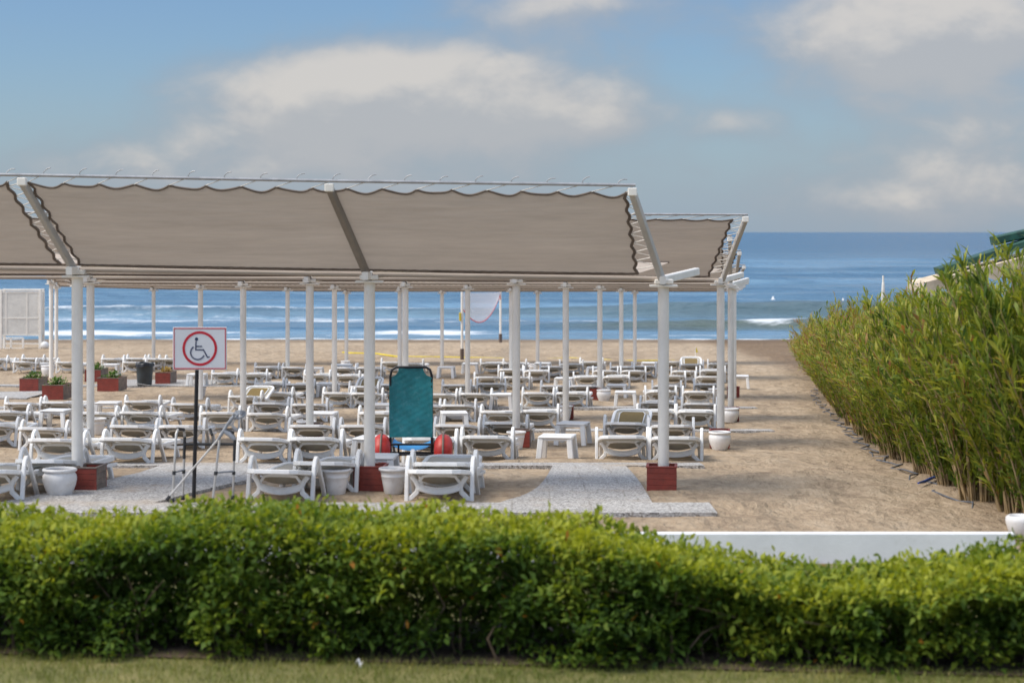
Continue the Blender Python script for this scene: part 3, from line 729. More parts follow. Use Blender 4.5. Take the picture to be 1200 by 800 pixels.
# ------------------------------------------------------------------ side tables
def make_table():
    root = empty('side_table', (0, 0, 0))
    t = MB(); t.box((0, 0, .40), (.47, .47, .035), .012); t.box((0, -.205, .365), (.40, .02, .035), .004); t.box((0, .205, .365), (.40, .02, .035), .004)
    t.box((-.205, 0, .365), (.02, .385, .035), .004); t.box((.205, 0, .365), (.02, .385, .035), .004); t.obj('tabletop', M['white'], root)
    for sx in (-1, 1):
        for sy in (-1, 1):
            l = MB(); l.tube([(sx * .195, sy * .195, .38), (sx * .225, sy * .225, 0)], .03, flat=(.075, .06)); l.obj('leg', M['white'], root)
    return root
TB = [(440, 533, 'behind the middle front planter box'), (438, 505.5, 'beside the left red wheel of the teal wheelchair'), (653, 503.5, 'nearest in the open sand left of the raised lounger'), (671.5, 489.5, 'behind the lone table left of the raised lounger'),
      (66, 475, 'left of the first front pole among loungers'), (127, 466.5, 'right of the second pole from the left'), (379, 478, 'behind the third canopy pole left of the wheelchair'),
      (532, 477.5, 'just right of the teal wheelchair back'), (587, 457, 'left of the second canopy middle pole'), (733, 454.5, 'in the open sand right of a red planter'), (723, 447, 'behind the white pot with red planter'),
      (444, 468.5, 'just left of the teal wheelchair back'), (384, 445, 'left of the raised ochre lounger'), (661, 439, 'behind the third canopy pole'), (867, 436.5, 'at the right end of the loungers by the poles'), (761, 421.5, 'near the sea left of the front right pole'),
      (523, 426.5, 'above the right shoulder of the wheelchair'), (551, 422.5, 'by the brown padded net post'), (636, 422, 'at the seaward edge beside a pole'), (697, 427, 'left of the thin seaward pole'), (369, 427.5, 'behind the second canopy pole from left'),
      (130, 423.5, 'behind the plant filled red planters'), (231, 434.5, 'just below the wheelchair sign'), (403, 424, 'at the foot of a seaward pole')]
tproto = None
for a, b, lab in TB:
    d = depth(b, .40) if b != 533 else 22.45
    if tproto is None: tproto = make_table(); o = tproto
    else: o = copy_tree(tproto)
    o.location = (X(a, d), d, gz(d) - .012); o.rotation_euler.z = -R(random.gauss(5, 5)); 
    if b == 533: o.scale.z = .82
    tag(o, 'white plastic side table ' + lab, 'side table', 'white side tables between loungers')

# ------------------------------------------------------------------ pots and wooden boxes
def pot_round():
    root = empty('flower_pot', (0, 0, 0)); b = MB()
    b.lathe([(0, 0), (.105, 0), (.112, .012), (.135, .06), (.158, .12), (.168, .17), (.165, .21), (.150, .235), (.148, .243), (.166, .25), (.172, .262), (.166, .276), (.150, .280), (.138, .272), (.140, .25)], 28)
    b.obj('pot_body', M['pot'], root); s_ = MB(); s_.lathe([(.0, .252), (.141, .25)], 20); s_.obj('sand_fill', M['soil'], root); return root
def pot_taper():
    root = empty('flower_pot', (0, 0, 0)); b = MB()
    b.lathe([(0, 0), (.09, 0), (.098, .01), (.118, .12), (.130, .185), (.134, .19), (.134, .2), (.131, .205), (.142, .25), (.158, .255), (.160, .275), (.154, .283), (.142, .28), (.138, .25)], 28)
    b.obj('pot_body', M['pot'], root); s_ = MB(); s_.lathe([(.0, .252), (.139, .25)], 20); s_.obj('sand_fill', M['soil'], root); return root
PR = {0: None, 1: None}
POTS = [(70, 580, 0, 1.08, 'beside the red box at the left front pole'), (394, 578, 1, 1.0, 'left of the middle front planter box'), (461, 577, 1, 1.0, 'right of the middle front planter box'),
        (843.5, 526, 0, 1.0, 'nearest on the right, at a canopy pole foot'), (605, 525, 1, .95, 'with a brown box at the pole right of wheelchair'), (359, 513, 1, 1.05, 'at the pole behind the tapered front pots'), (114, 508, 1, 1.0, 'among loungers right of the left front pole'),
        (856, 494, 0, 1.0, 'second one along the right edge of the beach bays'), (662, 491, 1, 1.0, 'at the pole behind the two side tables'), (707.5, 469.5, 0, 1.0, 'beside a small red box right of centre'), (391, 462.5, 0, 1.0, 'at the pole beside the raised ochre lounger'),
        (235, 464.5, 1, 1.0, 'directly under the wheelchair sign'), (837, 467.5, 1, .95, 'half hidden behind the right canopy pole'), (334, 442.5, 1, 1.0, 'at a far pole right of the wheelchair sign'), (595, 444, 1, .9, 'at the far pole left of the wide pole'), (56, 440, 0, 1.15, 'behind the leftmost planted red box'), (405, 431.5, 0, .9, 'at a seaward pole near the yellow tape'), (624, 434, 0, .8, 'at the thin seaward pole in the centre')]
for a, b, kd, sc, lab in POTS:
    d = depth(b)
    if PR[kd] is None: PR[kd] = (pot_round, pot_taper)[kd](); o = PR[kd]
    else: o = copy_tree(PR[kd])
    o.location = (X(a, d), d, gz(d) - .012); o.scale = (sc,) * 3; o.rotation_euler.z = random.uniform(0, 6)
    tag(o, ('white round bellied pot ' if kd == 0 else 'white tapered pot ') + lab, 'flower pot', 'white pots at the pole feet')

def planter(name, wd, dp, ht, side='redwood', fill=True, nplank=4):
    root = empty(name, (0, 0, 0)); th = .022; ph = ht / nplank
    for nm, m in (('front_panel', 'redwood'), ('back_panel', 'redwood')):
        q = MB(); yy = -dp / 2 + th / 2 if nm[0] == 'f' else dp / 2 - th / 2
        for k in range(nplank): q.box((0, yy, .012 + ph * (k + .5)), (wd, th, ph - .0025), .002)
        q.obj(nm, M[m], root)
    for sx in (-1, 1):
        q = MB()
        for k in range(nplank): q.box((sx * (wd / 2 - th / 2), 0, .012 + ph * (k + .5)), (th, dp - 2 * th - .002, ph - .0025), .002)
        q.obj('side_panel', M[side], root)
    q = MB(); t2 = .03; z = .012 + ht + .008
    q.box((0, -dp / 2 + t2 / 2 - .006, z), (wd + .02, t2, .016), .003); q.box((0, dp / 2 - t2 / 2 + .006, z), (wd + .02, t2, .016), .003)
    for sx in (-1, 1): q.box((sx * (wd / 2 - t2 / 2 + .008), 0, z), (t2, dp - 2 * t2 + .01, .016), .003)
    q.obj('rim', M['redwood'] if side == 'redwood' else M['greywood'], root)
    q = MB(); q.grid(lambda u, v: ((u - .5) * (wd - 2 * th), (v - .5) * (dp - 2 * th), ht - .03 + .02 * math.sin(9 * u + 5 * v)), 6, 6); q.obj('soil', M['soil'], root)
    return root
BX = [(98.5, 577, .245, .40, .25, 'greywood', 'at the foot of the left front pole'), (430.5, 579, .335, .33, .255, 'redwood', 'at the foot of the middle front pole'), (775.5, 573, .325, .33, .255, 'redwood', 'at the foot of the right front pole'),
      (844.5, 524.5, .30, .30, .26, 'redwood', 'behind the nearest round pot on the right'), (611, 523.5, .28, .28, .25, 'greywood', 'at the pole right of the wheelchair, weathered brown'), (366, 515, .28, .28, .25, 'greywood', 'at the pole left of the wheelchair'),
      (859, 493.5, .26, .28, .25, 'redwood', 'behind the second round pot on the right'), (664, 490.5, .28, .28, .25, 'redwood', 'behind the pot by the two side tables'), (698, 468.5, .26, .26, .25, 'redwood', 'left of a white pot right of centre'), (860, 466, .30, .28, .25, 'redwood', 'standing out right of the paired canopy poles')]
for a, b, wd, dp, ht, sd_, lab in BX:
    d = depth(b); o = planter('wooden_planter', wd, dp, ht, sd_); yc = DR[0] if b > 570 else d + dp / 2; o.location = (X(a, d), yc, gz(yc) - .012); o.rotation_euler.z = -R(5)
    tag(o, 'small wooden box ' + lab, 'planter box', 'wooden boxes at the pole feet')

def foliage_bunch(n, wx, wy, h, seed, leaf=.07):
    r = np.random.default_rng(seed); V_ = []; F_ = []; tn = []
    for _ in range(n):
        x, y = r.normal(0, wx), r.normal(0, wy); z = h * r.random() ** .8 * math.exp(-(x / wx) ** 2 * .25)
        a = r.random() * 6.28; el = r.uniform(-.1, 1.2); L_ = leaf * r.uniform(.7, 1.3)
        dr = np.array([math.cos(a) * math.cos(el), math.sin(a) * math.cos(el), math.sin(el)]); sd2 = np.cross(dr, [0, 0, 1.]); sd2 /= np.linalg.norm(sd2) + 1e-6
        p = np.array([x, y, z]); k = len(V_)
        V_ += [p, p + dr * L_ * .5 + sd2 * L_ * .25, p + dr * L_, p + dr * L_ * .5 - sd2 * L_ * .25]; F_.append((k, k + 1, k + 2, k + 3)); tn += [r.random()] * 4
    return np.array(V_), np.array(F_), np.array(tn)
PL = [(35.5, 458.5, .50, .75, .32, 1, 'leftmost, standing clear of the others'), (63.5, 468.5, .52, .80, .34, 2, 'partly hidden by the left front pole'), (110, 447, .46, .7, .32, 4, 'mostly hidden between the two left poles'), (128, 458.5, .56, .75, .33, 3, 'between the left pole and the grey bin'), (192, 450.5, .42, .65, .32, 0, 'just right of the grey bin')]
for a, b, wd, dp, ht, pl, lab in PL:
    d = depth(b); o = planter('wooden_planter', wd, dp, ht, 'greywood'); o.location = (X(a, d), d + dp / 2, gz(d) - .01); o.rotation_euler.z = -R(6)
    if pl:
        V_, F_, tn = foliage_bunch(260, wd * .2, dp * .22, .2, 100 + pl, .075); V_[:, 2] += ht - .04
        link('plant', npmesh('plant', V_, F_, M['plantleaf'], False, {'tint': tn}), o)['kind'] = 'stuff'
    else:
        V_, F_, tn = foliage_bunch(120, wd * .22, dp * .2, .16, 105, .09); V_[:, 2] += ht - .04
        link('plant', npmesh('plant', V_, F_, M['reedleaf'], False, {'tint': np.full(len(tn), .97)}), o)['kind'] = 'stuff'
    tag(o, 'red planter with %s, %s' % ('green plants' if pl else 'withered growth', lab), 'planter', 'large planters by the left path')

# litter bin
d = depth(452.5); o = empty('litter_bin', (X(169.5, d), d, gz(d) - .005)); tag(o, 'dark grey litter bin with black bag between red planters', 'litter bin')
b = MB(); b.lathe([(0, 0), (.185, 0), (.19, .01), (.215, .35), (.228, .60), (.236, .605), (.236, .625), (.215, .63), (.21, .5)], 24); b.obj('bin_body', M['bin'], o)
b = MB(); b.grid(lambda u, v: ((.222 + .03 * v + .012 * math.sin(u * 44) * v) * math.cos(u * 6.2832), (.222 + .03 * v + .012 * math.sin(u * 44) * v) * math.sin(u * 6.2832), .65 - .10 * abs(v * 1.4 - .4) + .02 * math.sin(u * 25)), 60, 5); b.obj('bin_bag', M['black'], o)
b = MB(); b.tube([(-.2, -.22, .10), (.0, -.235, .07), (.18, -.25, .05), (.30, -.2, .035)], .009, 6); b.obj('handle', M['alu'], o)

# ------------------------------------------------------------------ sign
d = 20.75; s_ = FPX / d; g0 = gz(d); sg = empty('wheelchair_sign', (X(230, d), d, g0)); tag(sg, 'square white wheelchair sign with red ring on black post', 'sign')
p = MB(); p.tube([(-.035, .02, -.2), (.005, .02, 1.40)], .021, 12); p.obj('post', M['black'], sg)
cx, cz = X(234.2, d) - X(230, d), Zp(408.2, d) - g0
p = MB(); p.box((cx, .0, cz), (.562, .012, .446), .004); pn = p.obj('panel', M['signwhite'], sg)
q = MB(); hw, hh = .267, .209
q.ribbon([(cx - hw, cz - hh), (cx + hw, cz - hh), (cx + hw, cz + hh), (cx - hw, cz + hh)], .009, -.0085, -.0055, closed=True); q.obj('border', M['signred'], pn)
q = MB(); q.ribbon([(cx + .1675 * math.cos(t * math.pi / 36), cz + .1675 * math.sin(t * math.pi / 36)) for t in range(72)], .026, -.0085, -.0055, closed=True); q.obj('ring', M['signred'], pn)
k = 1 / 6 / s_; pc = lambda a, b: (cx + (a - 325) * k, cz - (b - 228) * k)
q = MB(); y0, y1 = -.0085, -.0055
q.prism([pc(302 + 12 * math.cos(t * .2618), 162 + 12 * math.sin(t * .2618)) for t in range(24)], y0, y1)
q.ribbon([pc(299, 176), pc(297.5, 206), pc(297, 237), pc(325, 237), pc(351, 237), pc(366, 264), pc(380, 291), pc(394, 285)], 8.5 * k, y0, y1)
q.ribbon([pc(298, 213), pc(341, 213)], 8 * k, y0 - .001, y1)
q.ribbon([pc(310 + 49 * math.cos(R(a)), 256 + 49 * math.sin(R(a))) for a in range(24, 236, 7)], 8 * k, y0 - .0015, y1)
q.obj('wheelchair_symbol', M['signblue'], pn)

# ------------------------------------------------------------------ walking frame and crutch
d = depth(590); s_ = FPX / d; x0 = X(237, d); o = empty('walking_frame', (x0, d, gz(d) + .03)); tag(o, 'aluminium walking frame with dark crossbar standing round the sign post', 'walking frame')
W_ = lambda px_, py_, dy=0.0: ((px_ - 237) / s_, dy, (590 - py_) / s_)
for nm, a, b_, c_, e_ in (('l', W_(203, 590, -.05), W_(207.8, 505, -.05), W_(211.5, 510, .28), W_(209, 592, .28)), ('r', W_(250, 590, -.05), W_(259.5, 506, -.05), W_(271, 514, .28), W_(268.5, 592, .28))):
    f = MB(); mid = lerp(b_, c_, .5)
    f.tube([a, lerp(a, b_, .5), lerp(a, b_, .93), lerp(b_, mid, .35), lerp(c_, mid, .35), lerp(e_, c_, .93), lerp(e_, c_, .6)], .0125, 10)
    f.tube([lerp(e_, c_, .6), e_], .0125, 10); fo = f.obj('side_frame', M['alu'], o)
    f = MB(); f.tube([lerp(e_, c_, .58), lerp(e_, c_, .9)], .016, 10); f.obj('sleeve', M['rubber'], fo)
    f = MB(); f.tube([lerp(b_, mid, .3), lerp(c_, mid, .3)], .0175, 10); f.obj('grip', M['rubber'], fo)
    f = MB(); f.tube([lerp(a, b_, .40), lerp(e_, c_, .42)], .011, 8); f.obj('side_bar', M['greyplastic'], fo)
    for u, v in ((a, b_), (e_, c_)):
        f = MB(); f.tube([lerp(u, v, .37), lerp(u, v, .42)], .019, 8); f.obj('collar', M['rubber'], fo)
        f = MB(); f.lathe([(0, 0), (.022, 0), (.022, .02), (.017, .045), (0, .045)], 12, (u[0], u[1], u[2] - .008)); f.obj('rubber_foot', M['rubber'], fo)
f = MB(); f.tube([W_(211.5, 527, .28), W_(270, 527, .28)], .0155, 10); f.obj('crossbar', M['rubber'], o)
f = MB(); f.tube([W_(210, 509, .3), W_(242, 510.5, .3)], .009, 8); f.obj('upper_bar', M['alu'], o)
f = MB(); f.tube([W_(241, 509, .3), W_(244, 516, .26)], .015, 8); f.obj('bar_end', M['rubber'], o)

o = empty('forearm_crutch', (x0, d, gz(d) + .03)); tag(o, 'grey forearm crutch leaning across the walking frame', 'crutch')
f = MB(); f.tube([W_(198, 586, -.10), W_(257, 517, -.085)], .0115, 10); f.obj('shaft', M['alu'], o)
f = MB(); f.tube([W_(197, 587.5, -.10), W_(201, 582.5, -.10)], .017, 10); f.obj('rubber_tip', M['rubber'], o)
f = MB(); f.tube([W_(257, 517, -.085), W_(263, 508, -.08), W_(268, 499, -.08), W_(272, 493, -.08)], [.014, .02, .014, .014], 10); f.obj('upper_shaft', M['greyplastic'], o)
f = MB(); f.tube([W_(263, 507, -.08), W_(270, 511, -.085), W_(276, 517, -.09)], [.02, .026, .02], 10); f.obj('hand_grip', M['greyplastic'], o)
f = MB(); c0 = W_(281, 489, -.085)
f.tube([(c0[0] + .044 * math.cos(t * math.pi / 14) * (1 + .25 * math.cos(t * math.pi / 14)), c0[1] + .012 * math.sin(t), c0[2] + .030 * math.sin(t * math.pi / 14) + .008 * math.cos(t * math.pi / 14)) for t in range(28)], .02, flat=(.05, .022), closed=True)
f.tube([W_(269, 499, -.08), W_(272, 494, -.082), W_(275.5, 490, -.084)], .019, 8)
f.obj('arm_cuff', M['greyplastic'], o)

# ------------------------------------------------------------------ beach wheelchair seen from behind
d = 24.3; s_ = FPX / d; g0 = gz(d); o = empty('beach_wheelchair', (X(481.5, d), d, g0)); tag(o, 'teal beach wheelchair with red balloon wheels seen from behind', 'wheelchair')
wx = lambda px_: (px_ - 481.5) / s_; wz = lambda py_: Zp(py_, d) - g0
f = MB(); zt, zb = wz(430), wz(545); wl, wr = wx(457.5), wx(506)
f.tube([(wl, .02, zb), (wl, 0, wz(470)), (wl, -.02, wz(440)), (wl + .02, -.02, wz(433)), (wl + .07, -.02, zt), (wr - .07, -.02, zt), (wr - .02, -.02, wz(433)), (wr, -.02, wz(440)), (wr, 0, wz(470)), (wr, .02, zb)], .016, 10)
for py_ in (520.5, 532.5): f.tube([(wl, .0, wz(py_)), (wr, .0, wz(py_))], .013, 8)
for x in (wl, wr): f.tube([(x, .0, wz(521)), (x, .55, wz(521) + .02), (x, .62, wz(530)), (x, .85, .14)], .014, 8)
f.tube([(wl, .62, wz(530)), (wr, .62, wz(530))], .013, 8); f.tube([(wl, .85, .14), (wr, .85, .14)], .013, 8)
f.tube([(wl - .22, .05, .23), (wr + .24, .05, .23)], .014, 8); f.tube([(wx(467), .0, wz(520)), (wx(467), .03, .12)], .012, 8)
f.obj('tube_frame', M['black'], o)
# back cloth with cut-away upper corners
def backp(u, v):
    z = wz(512) + v * (wz(430.5) - wz(512)); full = (wr - wl) / 2 + .012; top = max(0, (v - .86) / .14)
    hw = full - .115 * math.sqrt(max(0, 1 - (1 - top) ** 2)) if top > 0 else full
    x = (u - .5) * 2 * hw + (wl + wr) / 2
    wr_ = .009 * math.sin(x * 13 + z * 5 + 1) * math.sin(z * 11 + x * 4) + .004 * math.sin(x * 47 - z * 33) * math.sin(z * 51)
    return (x, -.028 + wr_ + .035 * math.sin(math.pi * u) * math.sin(math.pi * v), z)
f = MB(); f.grid(backp, 24, 36); f.obj('back_cloth', M['teal'], o)
f = MB(); f.grid(lambda u, v: (wl + .01 + (wr - wl - .02) * u, .04 + .52 * v, wz(521) - .075 * math.sin(math.pi * u) ** .6 + .02 * v), 10, 8); f.obj('seat_cloth', M['blue'], o)
for sx, pxc in ((-1, 447), (1, 519.5)):
    f = MB(); wd = .112; r0 = .235; prof = [(r0 - .125 + .125 * math.cos(R(t)), wd * math.sin(R(t))) for t in range(-104, 105, 13)]; _old = [(r0 * .52, -wd * .8), (r0 * .62, -wd), (r0 * .80, -wd * .98), (r0 * .93, -wd * .78), (r0, -wd * .42), (r0 * 1.0, -.016), (r0 * 1.012, -.014), (r0 * 1.012, .014), (r0, .016), (r0, wd * .42), (r0 * .93, wd * .78), (r0 * .80, wd * .98), (r0 * .62, wd), (r0 * .52, wd * .8)]
    n = 40; vs = []; fs = []; kk = len(prof)
    for j in range(n):
        t = 2 * math.pi * j / n; tr = .965 if j % 5 == 0 else 1.0
        vs += [(wx(pxc) + x, .05 + r * tr * math.cos(t), .225 + r * tr * math.sin(t)) for r, x in prof]
    for j in range(n):
        a, b = j * kk, ((j + 1) % n) * kk
        for i in range(kk - 1): fs.append((a + i, b + i, b + i + 1, a + i + 1))
    f.add(vs, fs, True); wo_ = f.obj('wheel', M['redrubber'], o)
    f = MB(); f.tube([(wx(pxc), .05 + r0 * 1.014 * math.cos(t * math.pi / 24), .225 + r0 * 1.014 * math.sin(t * math.pi / 24)) for t in range(48)], .012, 6, closed=True); f.obj('tread_band', M['greywood'], wo_)
    f = MB(); f.tube([(wx(pxc) - .10, .05, .225), (wx(pxc) + .10, .05, .225)], .12, 20); f.obj('hub', M['greyplastic'], wo_)

# ------------------------------------------------------------------ far beach: cabin, net, tape
d = depth(409); s_ = FPX / d; o = empty('changing_cabin', (X(24, d), d, gz(d))); tag(o, 'white framed changing cabin with offwhite panels by the water', 'cabin')
cxp = lambda a: (a - 24) / s_; h = 70 / s_; wd = 46 / s_; dp = .55
for sx in (-1, 1):
    for yy in (0, dp):
        f = MB(); f.box((sx * wd / 2, yy, h / 2), (.10, .10, h), .008); f.obj('corner_post', M['paint'], o)
z0 = .55; ph = h - z0 - .1
for nm, c_, sz in (('front_panel', (0, .0, z0 + ph / 2), (wd - .11, .03, ph)), ('back_panel', (0, dp, z0 + ph / 2), (wd - .11, .03, ph))):
    f = MB(); f.box(c_, sz, .004); po = f.obj(nm, M['panel'], o)
    f = MB(); yy = c_[1] - .022
    for zz in (z0 + .02, z0 + ph * .4, z0 + ph - .02): f.box((0, yy, zz), (wd - .12, .016, .05), .002)
    f.box((wd * .17, yy - .002, z0 + ph / 2), (.05, .016, ph - .03), .002); f.box((-wd * .36, yy - .002, z0 + ph / 2), (.04, .016, ph - .03), .002); f.obj('batten', M['paint'], po)
for sx in (-1, 1):
    f = MB(); f.box((sx * wd / 2, dp / 2, z0 + ph / 2), (.03, dp - .11, ph), .004); f.obj('side_panel', M['panel'], o)
f = MB(); f.box((0, 0, h - .03), (wd + .1, .09, .07), .005); f.box((0, dp, h - .03), (wd + .1, .09, .07), .005); f.obj('roof_beam', M['paint'], o)
f = MB(); f.box((0, -.0, .22), (wd - .11, .04, .05), .004); f.obj('lower_rail', M['paint'], o)
f = MB()
for a in (7.5, 15.5, 29.5): f.box((cxp(a), -.35, .24), (.07, .06, .48), .006)
f.box((cxp(18.5), -.35, .47), (.75, .06, .05), .004); f.box((cxp(18.5), -.35, .05), (.75, .06, .05), .004); f.obj('step_frame', M['paint'], o)
d = depth(409); f = MB(); f.lathe([(0.0, 0), (.07, .005), (.15, .07), (.17, .15), (.15, .24), (.08, .30), (0, .32)], 16)
tag(f.obj('beach_ball', M['white'], None, (X(52.5, d), d, gz(d))), 'white ball lying on sand right of the changing cabin', 'ball')

# net between two posts near the water
da, db = depth(421), depth(401)
A = (X(541.5, da), da, gz(da)); B = (X(586.5, db), db, gz(db)); o = empty('beach_net', A); tag(o, 'sagging pale net with red hem hung between two beach posts', 'net')
LA = lambda p: tuple(p[i] - A[i] for i in range(3))
for p_, tz, rr in ((A, Zp(342, da), .045), (B, Zp(341, db), .05)):
    f = MB(); f.tube([LA((p_[0], p_[1], p_[2] - .3)), LA((p_[0], p_[1], tz))], rr, 10); f.obj('post', M['paint'], o)
    f = MB(); f.tube([LA((p_[0], p_[1], p_[2] - .1)), LA((p_[0], p_[1], p_[2] + .38))], rr * 1.5, 10); f.obj('post_padding', M['stake'], o)
f = MB(); TA, TB_ = (A[0], A[1], Zp(343, da)), (B[0], B[1], Zp(342, db))
def netp(u, v):
    p = lerp(TA, TB_, u); dpt = (.10 + 1.05 * math.sin(math.pi * min(1, u * .92 + .10)) ** .8) if u < .999 else .35
    return LA((p[0], p[1] - .1 * math.sin(math.pi * u), p[2] - .02 - v * dpt))
NU, NV = 60, 16
for i in range(NU + 1): f.tube([netp(i / NU, j / NV) for j in range(NV + 1)], .006, 4, cap=False)
for j in range(NV + 1): f.tube([netp(i / NU, j / NV) for i in range(NU + 1)], .006, 4, cap=False)
f.obj('net_mesh', M['netcord'], o)
f = MB(); f.tube([netp(i / NU, 1) for i in range(NU + 1)], .020, 6); f.obj('hem', M['pinknet'], o)
f = MB(); f.box(LA((A[0] - .07, A[1] - .06, Zp(371, da))), (.07, .06, .30), .01); f.obj('yellow_pad', M['yellow'], o)

f = MB(); pts = []
for a, b in ((402, 414.2), (412, 415), (440, 415.6), (466, 417), (520, 417.5), (553, 418.2), (586, 419), (604, 420.2), (640, 419.6), (668, 418.6), (712, 421), (745, 422), (790, 421.5)):
    dd = depth(b); pts.append((X(a, dd), dd, gz(dd) + (.05 if a < 445 else -.022)))
f.tube(pts, .03, flat=(.08, .05)); tag(f.obj('marker_tape', M['yellow']), 'yellow marker tape lying across the open sand', 'tape')
dd = depth(417); o = empty('marker_flag', (X(815, dd), dd, gz(dd))); tag(o, 'small yellow flag behind the far raised lounger', 'flag')
f = MB(); f.tube([(0, 0, -.1), (0, 0, .33)], .012, 6); f.obj('stick', M['paint'], o)
f = MB(); f.prism([(0.012, .12), (.10, .15), (.012, .33)], -.004, .004); f.obj('pennant', M['yellow'], o)
for a, b, lab in ((906, 356, 'white buoy afloat nearer the canopy poles'), (988, 358.5, 'white buoy afloat above the leafy shrubs')):
    dd = (HC - SEA) * FPX / (b - 272); f = MB(); f.lathe([(0, -.1), (.17, -.02), (.2, .1), (.16, .22), (.06, .3), (.05, .42), (0, .43)], 14)
    tag(f.obj('buoy', M['white'], None, (X(a, dd), dd, SEA + .1)), lab, 'buoy', 'white buoys')

# ------------------------------------------------------------------ beach hut roof and closed parasol behind the shrubs
d = 36.0; g0 = gz(d); o = empty('beach_hut', (X(1150, d), d, g0)); tag(o, 'beach hut with beige awning and green roof edge behind shrubs', 'hut')
hp = lambda a, b, dy=0.0: (X(a, d) - X(1150, d), dy, Zp(b, d) - g0)
for a in (1120, 1200, 1300):
    f = MB(); q = hp(a, 330); f.tube([(q[0], .4, -.2), (q[0], .4, q[2])], .06, 10); f.obj('post', M['paint'], o)
    f = MB(); f.tube([(q[0], 3.0, -.2), (q[0], 3.0, q[2])], .06, 10); f.obj('post', M['paint'], o)
f = MB()
def aw(u, v):      # awning, its left eave scalloped
    l = hp(1084, 331); r_ = hp(1330, 268); p = lerp(l, r_, u)
    return (p[0], p[1] + v * 1.5, p[2] - .04 * math.sin(math.pi * v) + .02 * math.sin(v * 30) * (1 - u))
f.grid(aw, 20, 16)
for v0 in (0.0,):
    f.grid(lambda u, v: (aw(u, 0)[0], aw(u, 0)[1] - .02, aw(u, 0)[2] - v * (.24 + .05 * math.sin(u * 60))), 60, 3)
f.grid(lambda u, v: (aw(0, u)[0] - .02, aw(0, u)[1], aw(0, u)[2] - v * (.16 + .03 * math.sin(u * 50))), 40, 3)
f.obj('awning', M['awning'], o)
f = MB(); a, b = hp(1112, 326), hp(1330, 256)
f.tube([(a[0], 1.0, a[2] + .11), (b[0], 1.0, b[2] + .11)], .08, flat=(.5, .13)); f.obj('roof_edge', M['greenroof'], o)
f = MB(); a, b = hp(1182, 286), hp(1340, 250)
f.tube([(a[0], 1.2, a[2] + .05), (b[0], 1.2, b[2] + .05)], .08, flat=(.4, .16)); f.obj('ridge_cap', M['greenroof'], o)
d = 48.0; o = empty('closed_parasol', (X(1035, d), d, gz(d))); tag(o, 'closed white beach parasol showing its tip above the shrubs', 'parasol')
f = MB(); ht = Zp(323, d) - gz(d); f.tube([(0, 0, -.2), (0, 0, ht)], .022, 10); f.obj('pole', M['paint'], o)
f = MB(); f.lathe([(.02, ht - 1.3), (.07, ht - 1.25), (.06, ht - .8), (.045, ht - .4), (.03, ht - .16), (0, ht - .12)], 12); f.obj('folded_canopy', M['panel'], o)

# ------------------------------------------------------------------ oleander shrubs along the right
def blades(P, D, Ln, Wd, curl, seed):
    """long leaves: two quads each, bent"""
    r = np.random.default_rng(seed); n = len(P)
    up = np.tile([0, 0, 1.], (n, 1)); sd2 = np.cross(D, up) + r.normal(0, .35, (n, 3)); sd2 /= np.linalg.norm(sd2, axis=1)[:, None] + 1e-6
    nn = np.cross(sd2, D)
    a = P; m = P + D * (Ln * .5)[:, None] + nn * (curl * Ln * .12)[:, None]; t = P + D * Ln[:, None] - up * (curl * Ln * .12)[:, None]
    h = sd2 * (Wd / 2)[:, None]
    V_ = np.stack([a - h * .25, a + h * .25, m + h, m - h, t], 1).reshape(-1, 3)
    k = np.arange(n) * 5
    F1 = np.stack([k, k + 1, k + 2, k + 3], 1); F2 = np.stack([k + 3, k + 2, k + 4, k + 4], 1)
    return V_, F1, F2
def mixmesh(name, V_, F1, F2tri, m, tint):
    me = bpy.data.meshes.new(name); me.vertices.add(len(V_)); me.vertices.foreach_set('co', V_.astype(np.float32).ravel())
    lp = np.concatenate([F1.ravel(), F2tri.ravel()]); me.loops.add(len(lp)); me.loops.foreach_set('vertex_index', lp.astype(np.int32))
    me.polygons.add(len(F1) + len(F2tri))
    ls = np.concatenate([np.arange(len(F1)) * 4, F1.size + np.arange(len(F2tri)) * 3]); lt = np.concatenate([np.full(len(F1), 4), np.full(len(F2tri), 3)])
    me.polygons.foreach_set('loop_start', ls.astype(np.int32)); me.polygons.foreach_set('loop_total', lt.astype(np.int32))
    at = me.attributes.new('tint', 'FLOAT', 'POINT'); at.data.foreach_set('value', tint.astype(np.float32))
    me.materials.append(m); me.update(calc_edges=True); return me
